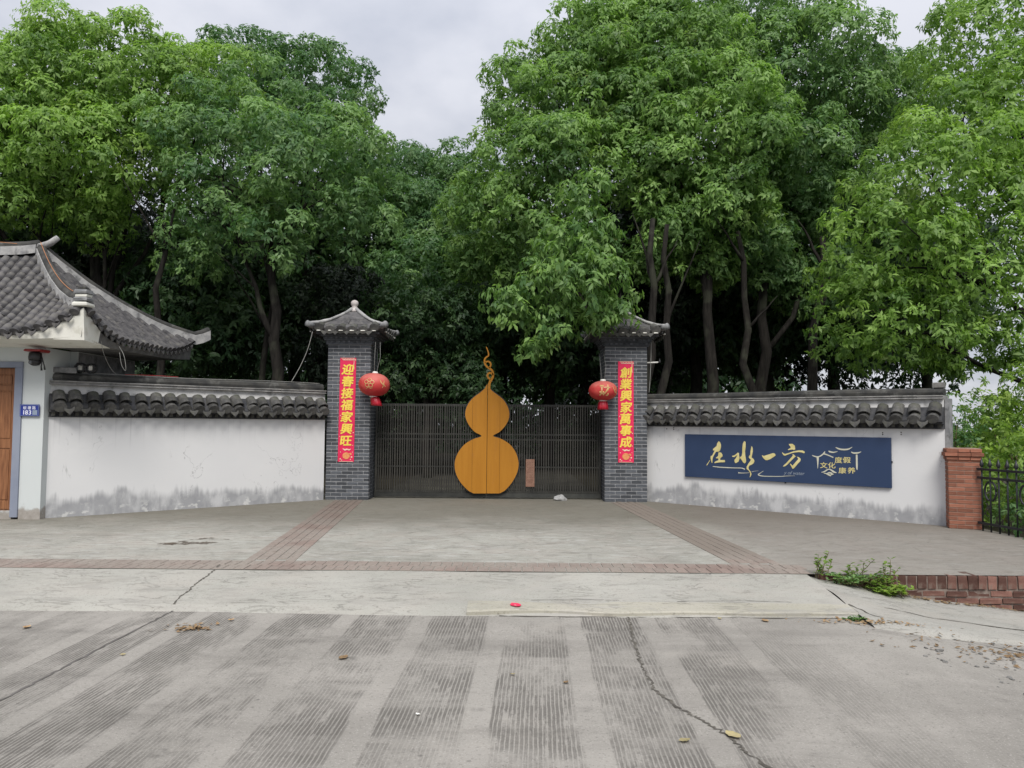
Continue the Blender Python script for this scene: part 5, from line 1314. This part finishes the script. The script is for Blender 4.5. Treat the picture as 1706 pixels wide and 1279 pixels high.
def limb_path(a, b, r, n=7, sag=.12, wob=.018):
    a, b = Vector(a), Vector(b); P = []
    L = (b - a).length
    for i in range(n):
        t = i / (n - 1); p = a.lerp(b, t); p.z += sag * L * math.sin(t * math.pi) * .6
        p += Vector((r.uniform(-1, 1), r.uniform(-1, 1), r.uniform(-.5, .5))) * L * wob * (0 < i < n - 1); P.append(p)
    return P
def tree(label, base, lobes, mat, seed, r0=.17, fork=None, n_limbs=6, group=None, name='broadleaf_tree', crown=None, **kw):
    """trunk from base to a fork, limbs into the lobes, one crown of leaves"""
    rd = random.Random(seed)
    t = thing(name, label, 'tree', base, 0, group)
    B = Vector(base); Ls = [(Vector(l[:3]), l[3]) for l in lobes]
    cz = min(l[0].z for l in Ls); cen = sum((l[0] for l in Ls), Vector()) / len(Ls)
    fk = Vector(fork) if fork else B.lerp(Vector((cen.x, cen.y, B.z)), .5) + Vector((0, 0, max(2.2, (cz - B.z) * .8)))
    top = max(Ls, key=lambda l: l[0].z)[0]
    pts = limb_path(B - Vector((0, 0, .2)), fk, rd, 7, 0) + limb_path(fk, fk.lerp(top, .75), rd, 7, .05)[1:]
    rr = [r0 * (1.35 if i == 0 else 1.05 - .42 * i / 6) if i < 7 else r0 * (.62 - .5 * (i - 6) / 6) for i in range(13)]
    MB().tube(pts, rr, 10).build('trunk', M['bark'], t, True)
    order = sorted(Ls, key=lambda l: -l[1])[:n_limbs]
    for c, r in order:
        st = pts[rd.randint(4, 9)]
        P = limb_path(st, c + Vector((rd.uniform(-.3, .3), rd.uniform(-.3, .3), 0)), rd, 8, -.05)
        mb = MB().tube(P, [r0 * (.45 - .37 * i / 7) for i in range(8)], 7)
        for k in range(5):
            q = P[rd.randint(3, 7)]; e = c + Vector((rd.gauss(0, 1), rd.gauss(0, 1), rd.gauss(.2, .7))).normalized() * r * .85
            mb.tube(limb_path(q, e, rd, 5, .03), [r0 * .14, r0 * .11, r0 * .08, r0 * .06, .008], 5)
        mb.build('limb', M['bark'], t, True)
    if crown is None:
        crown = crown_mesh('crown', [(l[0] - B.x, l[1] - B.y, l[2] - B.z, *l[3:]) for l in lobes], seed, mat, **kw)
    link('crown', crown, t)
    return t
D = dict(leaf=.138, dens=290)
tree('large bright green tree filling the upper left corner behind the guardhouse', (-11.9, 21, 0), CROWNS['A'], M['leaf_bright'], 101, .20, (-11.2, 21, 4.6), 8, young=.58, inner=.22, **D)
tree('rounded cool green tree between guardhouse and left gate pillar', (-6.0, 19.6, 0), CROWNS['B'], M['leaf_cool'], 102, .19, (-6.0, 19.6, 4.4), 6, young=.52, **D)
tree('dark green pointed tree rising behind the rounded cool green one', (-6.6, 26, 0), CROWNS['C'], M['leaf_cool'], 103, .2, None, 5, young=.18, **D)
tree('tree closing the notch of sky above the gate', (-2.9, 28, 0), CROWNS['D'], M['leaf_cool'], 104, .2, None, 5, young=.22, **D)
tree('tall tree with bright billowing crown right of the sky notch, above the gate', (3.05, 21.9, 0), CROWNS['E'], M['leaf_mid'], 105, .2, (2.75, 21.7, 5.2), 6, young=.52, inner=.45, **D)
tree('tall forked tree behind the right gate pillar, crown reaching the top of the picture', (5.15, 20.2, 0), CROWNS['F'], M['leaf_mid'], 106, .18, (5.2, 20.4, 5.6), 5, young=.64, inner=.42, **D)
tree('broad tree behind the middle of the right wall, dark hollow below its crown', (6.9, 21.5, 0), CROWNS['G'], M['leaf_cool'], 107, .19, (7.1, 21.7, 5.6), 6, young=.52, inner=.38, **D)
tree('bright loose crowned tree hanging over the right end of the white wall', (13.4, 18.0, -.3), CROWNS['H'], M['leaf_bright'], 108, .2, (12.9, 17.8, 3.6), 10, young=.56, inner=.14, leaf=.13, dens=215, bil=.72)
tree('young tree leaning over the right gate pillar, leaves hanging in front of its cap', (2.55, 17.7, 0), [(*l[:3], *(max(.16, r - .09) for r in l[3:])) for l in CROWNS['I']], M['leaf_mid'], 109, .06, (2.42, 17.1, 4.1), 6, name='young_tree', young=.40, inner=.55, leaf=.14, dens=230, bil=.36, droop=.75)

# trees of the grove behind, every one with its own trunk; crowns of three kinds
kinds = []
for k in range(3):
    g = random.Random(200 + k)
    lobes = [(g.uniform(-1.7, 1.7), g.uniform(-1.5, 1.5), g.uniform(3.6, 8.2), r, r, r * .85) for r in [g.uniform(1.2, 1.9) for _ in range(9)]]
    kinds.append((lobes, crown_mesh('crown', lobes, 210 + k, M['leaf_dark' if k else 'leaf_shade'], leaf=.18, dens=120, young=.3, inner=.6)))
spots = [(-16.5, 25, 1, 1.15), (-13.6, 27, 0, 1.2), (-9.4, 24.5, 2, 1.0), (-7.9, 28, 1, 1.25), (-4.6, 23.6, 0, .72), (-4.2, 32, 2, 1.15), (-.4, 34, 1, 1.1), (1.2, 27, 2, 1.05), (3.9, 26, 0, 1.15), (6.2, 26.5, 1, 1.2), (8.8, 27, 2, 1.2), (3.0, 32, 1, 1.2), (11.6, 28, 0, 1.15), (-19.5, 23, 2, 1.1), (-2.4, 22.6, 1, .68), (13.0, 24.5, 1, 1.0), (-11.5, 33, 0, 1.4), (7, 34, 0, 1.3)]
desc = ['left edge of the grove, behind the guardhouse roof', 'grove, left behind the guardhouse ridge', 'grove, between the guardhouse and the rounded tree', 'grove, behind the rounded cool green tree', 'shadow just behind the left gate pillar', 'grove, far back left of the lane', 'end of the lane, far behind the gate', 'right side of the lane behind the gate', 'grove, straight behind the right gate pillar', 'grove, behind the forked tree', 'grove, behind the middle of the signboard wall', 'grove, far back right of the lane', 'right edge of the grove above the signboard', 'far left of the grove, half out of the picture', 'left side of the lane just behind the gate', 'right end of the grove beside the loose crowned tree', 'back of the grove far behind the guardhouse', 'back of the grove far behind the signboard']
for (x, y, k, s), d in zip(spots, desc):
    lobes, cm_ = kinds[k]; g = random.Random(int(x * 10 + y * 100))
    t = thing('grove_tree', 'shaded tree standing in the ' + d, 'tree', (x, y, 0), 0, 'shaded trees of the grove behind the gate')
    a = g.uniform(0, 6.28)
    P = limb_path((0, 0, -.2), (g.uniform(-.3, .3), g.uniform(-.3, .3), 6.5 * s), g, 8, 0)
    MB().tube(P, [.19 * s * (1.2 - .11 * i) for i in range(8)], 9).build('trunk', M['bark'], t)
    for q in range(4):
        st = P[g.randint(4, 6)]; e = st + Vector((g.uniform(-1.5, 1.5), g.uniform(-1.5, 1.5), g.uniform(1.2, 2.6))); MB().tube(limb_path(st, e, g, 6, .02), [.08, .07, .055, .045, .03, .012], 6).build('limb', M['bark'], t)
    o = link('crown', cm_, t); o.rotation_euler = (0, 0, a); o.scale = (s, s, s)
# bare trunks in the dark under the crowns
for i, (x, y, lean, r, d) in enumerate(((3.15, 18.6, .25, .13, 'nearest the right gate pillar'), (3.75, 19.2, .1, .12, 'second from the right gate pillar'), (6.15, 19.6, -.35, .12, 'right of the forked tree, leaning left'), (7.6, 20.5, .6, .15, 'leaning right behind the signboard wall'), (-6.9, 21.5, .2, .10, 'slim, left of the rounded tree'), (-9.0, 19.5, .15, .11, 'close behind the guardhouse roof, right of its ridge'))):
    g = random.Random(300 + i)
    t = thing('slim_tree', 'bare dark trunk under the crowns, ' + d, 'tree', (x, y, 0), 0, 'bare trunks under the dark crowns')
    P = limb_path((0, 0, -.2), (lean, g.uniform(-.2, .2), 6.6), g, 9, 0); MB().tube(P, [r * (1.2 - .09 * k) for k in range(9)], 9).build('trunk', M['bark'], t)
    for q in range(2):
        st = P[g.randint(5, 7)]; e = st + Vector((g.uniform(-1.2, 1.2), g.uniform(-.6, .6), g.uniform(.5, 2.2)))
        MB().tube(limb_path(st, e, g, 6, .02), [r * .4, r * .34, r * .26, r * .2, r * .13, .008], 6).build('limb', M['bark'], t)
# dead twigs hanging under the right crowns
# undergrowth and the far wood that closes the view
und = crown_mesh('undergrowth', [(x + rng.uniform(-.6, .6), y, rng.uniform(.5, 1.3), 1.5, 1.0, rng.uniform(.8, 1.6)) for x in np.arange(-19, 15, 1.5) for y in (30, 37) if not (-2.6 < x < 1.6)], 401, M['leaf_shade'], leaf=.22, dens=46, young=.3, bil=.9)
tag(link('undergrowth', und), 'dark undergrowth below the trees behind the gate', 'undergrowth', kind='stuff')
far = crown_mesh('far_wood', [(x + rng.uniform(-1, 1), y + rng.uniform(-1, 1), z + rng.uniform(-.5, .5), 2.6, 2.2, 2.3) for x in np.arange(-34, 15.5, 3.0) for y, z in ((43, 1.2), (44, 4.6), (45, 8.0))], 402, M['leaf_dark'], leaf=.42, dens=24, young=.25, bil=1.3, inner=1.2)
tag(link('far_wood', far), 'dark far wood closing the view behind the grove', 'wood', kind='stuff')

# shrubs behind the iron fence, right of the pier
def shrub(label, base, lobes, mat, seed, **kw):
    s = thing('shrub', label, 'shrub', base, 0, 'shrubs behind the iron fence')
    me = crown_mesh('foliage', lobes, seed, mat, **kw); link('foliage', me, s)
    g = random.Random(seed)
    for k in range(4):
        c = lobes[k % len(lobes)]; MB().tube(limb_path((g.uniform(-.1, .1), g.uniform(-.1, .1), -.1), c[:3], g, 6, .02), [.03, .026, .022, .017, .012, .006], 6).build('stem', M['stem'], s)
    return s
SK = dict(leaf=.095, dens=150, bil=.36)
shrub('lime green rounded shrub directly behind the fence, right of the pier', (8.35, 12.9, -.1), [(.1, 0, 1.0, .75, .6, .6), (-.35, .1, .6, .6, .5, .6), (.6, -.2, .7, .6, .5, .6), (.2, -.1, 1.3, .45, .4, .35)], M['leaf_lime'], 501, young=.5, **SK)
shrub('tall light green shrub at the right picture edge above the fence', (9.9, 14.4, -.2), [(0, 0, 2.1, .85, .7, .75), (-.5, .2, 1.4, .8, .6, .7), (-.9, .3, 2.0, .6, .5, .6), (.5, .1, 1.0, .9, .7, .9), (-.2, 0, 2.4, .5, .45, .45), (.7, .1, 2.2, .6, .5, .5)], M['leaf_lime'], 502, young=.42, **SK)
shrub('dark green shrub just behind the end of the white wall', (7.75, 14.0, -.1), [(.1, .2, 1.25, .6, .5, .6), (-.1, .1, .6, .5, .5, .6), (.35, .1, 1.75, .4, .4, .4)], M['leaf_cool'], 503, young=.3, **SK)
shrub('low dark green shrub at the foot of the iron fence', (8.05, 11.4, -.15), [(0, 0, .35, .5, .8, .45), (.4, -.5, .5, .55, .7, .5), (.2, .7, .45, .45, .5, .5)], M['leaf_cool'], 504, young=.25, **SK)
shrub('mid green shrub far behind the fence, below the hanging tree', (10.6, 17.0, -.3), [(0, 0, 1.2, 1.1, .8, .9), (1.2, 0, 1.7, 1.0, .8, .9), (-1, 0, .8, .9, .7, .9), (.5, .3, 2.2, .7, .6, .5)], M['leaf_bright'], 505, young=.5, leaf=.11, dens=120, bil=.45)
shrub('deep green shrub at the far right behind the lime one', (10.2, 12.3, -.3), [(0, 0, .7, .9, .8, .8), (.8, 0, 1.1, .8, .7, .8)], M['leaf_cool'], 506, young=.4, **SK)

# weeds rooted where the retaining wall meets the verge
def weed(label, base, stems, seed, mat, spread=.25, h=.3, leaf=.06, creeping=False):
    g = random.Random(seed); w = thing('weed', label, 'weed', base, 0, 'weeds at the end of the retaining wall')
    st = MB(); V = []; F = []; T = []
    for k in range(stems):
        a = g.uniform(0, 6.28); r = g.uniform(.3, 1) * spread
        e = Vector((r * math.cos(a), r * math.sin(a) * .6, h * g.uniform(.45, 1.1) * (.5 if creeping else 1)))
        P = limb_path((g.gauss(0, spread * .3), g.gauss(0, .03), -.02), e, g, 6, .15); st.tube(P, [.005, .0045, .004, .003, .003, .002], 5)
        for i in range(1, 6):
            for s_ in range(3 if creeping else 2):
                p = P[i]; an = g.uniform(0, 6.28); d = Vector((math.cos(an), math.sin(an), g.uniform(-.2, .7))).normalized(); L = leaf * g.uniform(.6, 1.2); s = d.cross(Vector((0, 0, 1))).normalized() * L * .3; k0 = len(V)
                V += [p, p + d * L * .5 + s + Vector((0, 0, .008)), p + d * L, p + d * L * .5 - s + Vector((0, 0, .008))]; F.append((k0, k0 + 1, k0 + 2, k0 + 3)); T += [g.random()] * 4
    me = bpy.data.meshes.new('leaves'); me.from_pydata([tuple(v) for v in V], [], F); me.attributes.new('tint', 'FLOAT', 'POINT').data.foreach_set('value', T); me.update()
    link('leaves', me, w, mat); st.build('stem', M['stem'], w)
weed('spindly weed with upright leaves at the left end of the retaining wall', (3.36, 8.42, -.01), 7, 1, M['leaf_weed'], .16, .26)
weed('reddish stemmed weed in the middle of the weed clump', (3.72, 8.36, -.06), 8, 2, M['leaf_weed'], .2, .22)
weed('taller two stemmed weed beside the first loose brick', (4.02, 8.36, -.10), 5, 3, M['leaf_weed'], .12, .31)
weed('dense low creeping weed over the brick edge', (3.62, 8.34, -.07), 26, 4, M['leaf_cool'], .36, .16, .05, True)
weed('bright green low weed tuft at the foot of the bricks', (4.02, 8.24, -.17), 24, 5, M['leaf_lime'], .26, .16, .06, True)
weed('tangled dry weed between creeping weed and bricks', (3.88, 8.33, -.12), 20, 6, M['leaf_weed'], .26, .22, .04, True)
weed('tiny weed in the gutter at the end of the pale kerb', (3.12, 7.12, -.17), 8, 7, M['leaf_cool'], .10, .07, .035, True)

# ------------------------------------------------------------------ fallen leaves, litter, rubble
def fallen(name, label, cat, x, y, s, mat, seed, zf=road_z, group=None):
    g = random.Random(seed); V = []; F = []
    n = 9; a0 = g.uniform(0, 6.28); cur = g.uniform(.15, .5)
    for i in range(n):
        t = i / (n - 1); w = math.sin(math.pi * t) ** .8 * .33 * s
        for k in (-1, 0, 1):
            lx, ly = (t - .5) * s, k * w + g.uniform(-.06, .06) * s * .4
            z = .006 + cur * s * ((t - .5) ** 2 * 1.2 + abs(k) * .25 * math.sin(math.pi * t)) + g.uniform(0, .006)
            V.append((x + lx * math.cos(a0) - ly * math.sin(a0), y + lx * math.sin(a0) + ly * math.cos(a0), zf(x, y) + z))
    for i in range(n - 1):
        for k in (0, 1): a = i * 3 + k; F.append((a, a + 1, a + 4, a + 3))
    o = MB().add(V, F).build(name, mat); tag(o, label, cat, group); return o
FL = 'dry leaves lying on the road'
for i, (x, y, s, mt, lab) in enumerate(((-1.24, 5.86, .13, 'dry_leaf', 'curled tan leaf on the grooved road left of the centre'), (-4.07, 6.62, .12, 'dry_leaf', 'brown leaf on the road at the far left'), (-2.04, 7.30, .11, 'yellow_leaf', 'yellowish leaf at the foot of the ramp, left'),
    (.97, 4.38, .10, 'yellow_leaf', 'small yellow leaf beside the long road crack'), (1.26, 4.45, .15, 'yellow_leaf', 'large crumpled yellow leaf in the long road crack'), (2.29, 7.05, .12, 'dry_leaf', 'brown leaf in the gutter by the pale kerb'),
    (.38, 5.33, .07, 'dry_leaf', 'small pink brown leaf in the middle of the road'), (.02, 5.5, .05, 'yellow_leaf', 'tiny pale leaf on the grooved road in the middle'), (-2.45, 6.9, .08, 'dry_leaf', 'dark leaf just right of the leaf clump'), (-2.9, 5.9, .06, 'yellow_leaf', 'tiny leaf near the long road joint'),
    (4.6, 5.0, .16, 'white_plastic', 'pale curled scrap on the road at the right edge'), (3.4, 4.9, .07, 'white_plastic', 'small white scrap by the right road joint'), (1.9, 7.12, .07, 'yellow_leaf', 'small straw coloured leaf along the kerb'), (-.55, 4.75, .05, 'white_plastic', 'tiny white scrap on the grooves near the front'))):
    fallen('fallen_leaf' if 'leaf' in lab else 'paper_scrap', lab, 'leaf' if 'leaf' in lab else 'scrap', x, y, s * .72, M[mt], 700 + i, road_z, FL if 'leaf' in lab else None)
fallen('red_scrap', 'bright red scrap of paper lying at the foot of the ramp', 'scrap', .05, 7.36, .15, M['litter_red'], 750, lambda x, y: -.115)
for nm, lab, cx, cy, rx, ry, n, smax, mats in (('leaf_litter', 'clump of brown leaf litter on the left of the road', -2.69, 6.64, .17, .10, 70, .035, 'dry_leaf'), ('leaf_litter', 'brown leaf litter and grit along the broken verge', 4.4, 6.4, .9, .38, 380, .034, 'dry_leaf'), ('leaf_litter', 'fine litter gathered in the gutter beside the kerb end', 3.2, 7.05, .5, .10, 150, .026, 'dry_leaf'), ('leaf_litter', 'dry litter under the retaining wall bricks', 4.6, 8.36, .75, .05, 160, .035, 'dry_leaf')):
    g = random.Random(len(lab)); V = []; F = []
    for k in range(n):
        x, y = cx + g.gauss(0, rx * .55), cy + g.gauss(0, ry * .55); s = g.uniform(.3, 1) * smax; a = g.uniform(0, 6.28); b = g.uniform(0, 6.28)
        if y > 8.43: y = 8.40
        z = max(road_z(x, y), verge_z(x, y) if (x > 3.2 and y > 6.6) else -9) + .004
        p = [Vector((math.cos(a + q) * s * (1 if j % 2 else .5), math.sin(a + q) * s * (1 if j % 2 else .5), g.uniform(0, s * .7))) for j, q in enumerate((0, 1.57, 3.14, 4.71))]
        k0 = len(V); V += [tuple(Vector((x, y, z)) + q) for q in p]; F.append((k0, k0 + 1, k0 + 2, k0 + 3))
    o = MB().add(V, F).build(nm, M[mats]); tag(o, lab, 'litter', kind='stuff')
g = random.Random(77); mb = MB()
for k in range(330):
    x, y = g.gauss(4.5, .8), g.gauss(5.9, .62); s = g.uniform(.004, .017) * (1.6 if g.random() < .07 else 1)
    if x < 3.1 + (6.5 - y) * .25 or y > 7: continue
    z = road_z(x, y); b = MB().bevbox(-s, s, -s * .8, s * .8, 0, s * .9, s * .3, s * .2); a = g.uniform(0, 6.28)
    mb.add([(x + p[0] * math.cos(a) - p[1] * math.sin(a), y + p[0] * math.sin(a) + p[1] * math.cos(a), z + p[2] - .002) for p in b.v], b.f)
tag(mb.build('rubble', M['stone_grey']), 'loose grit and rubble on the broken road edge', 'rubble', kind='stuff')
bpy.context.view_layer.update()
print('LEAVES', LEAVES[0], 'OBJECTS', len(bpy.data.objects), 'TRIS', sum(len(m.loops) - 2 * len(m.polygons) for m in bpy.data.meshes))
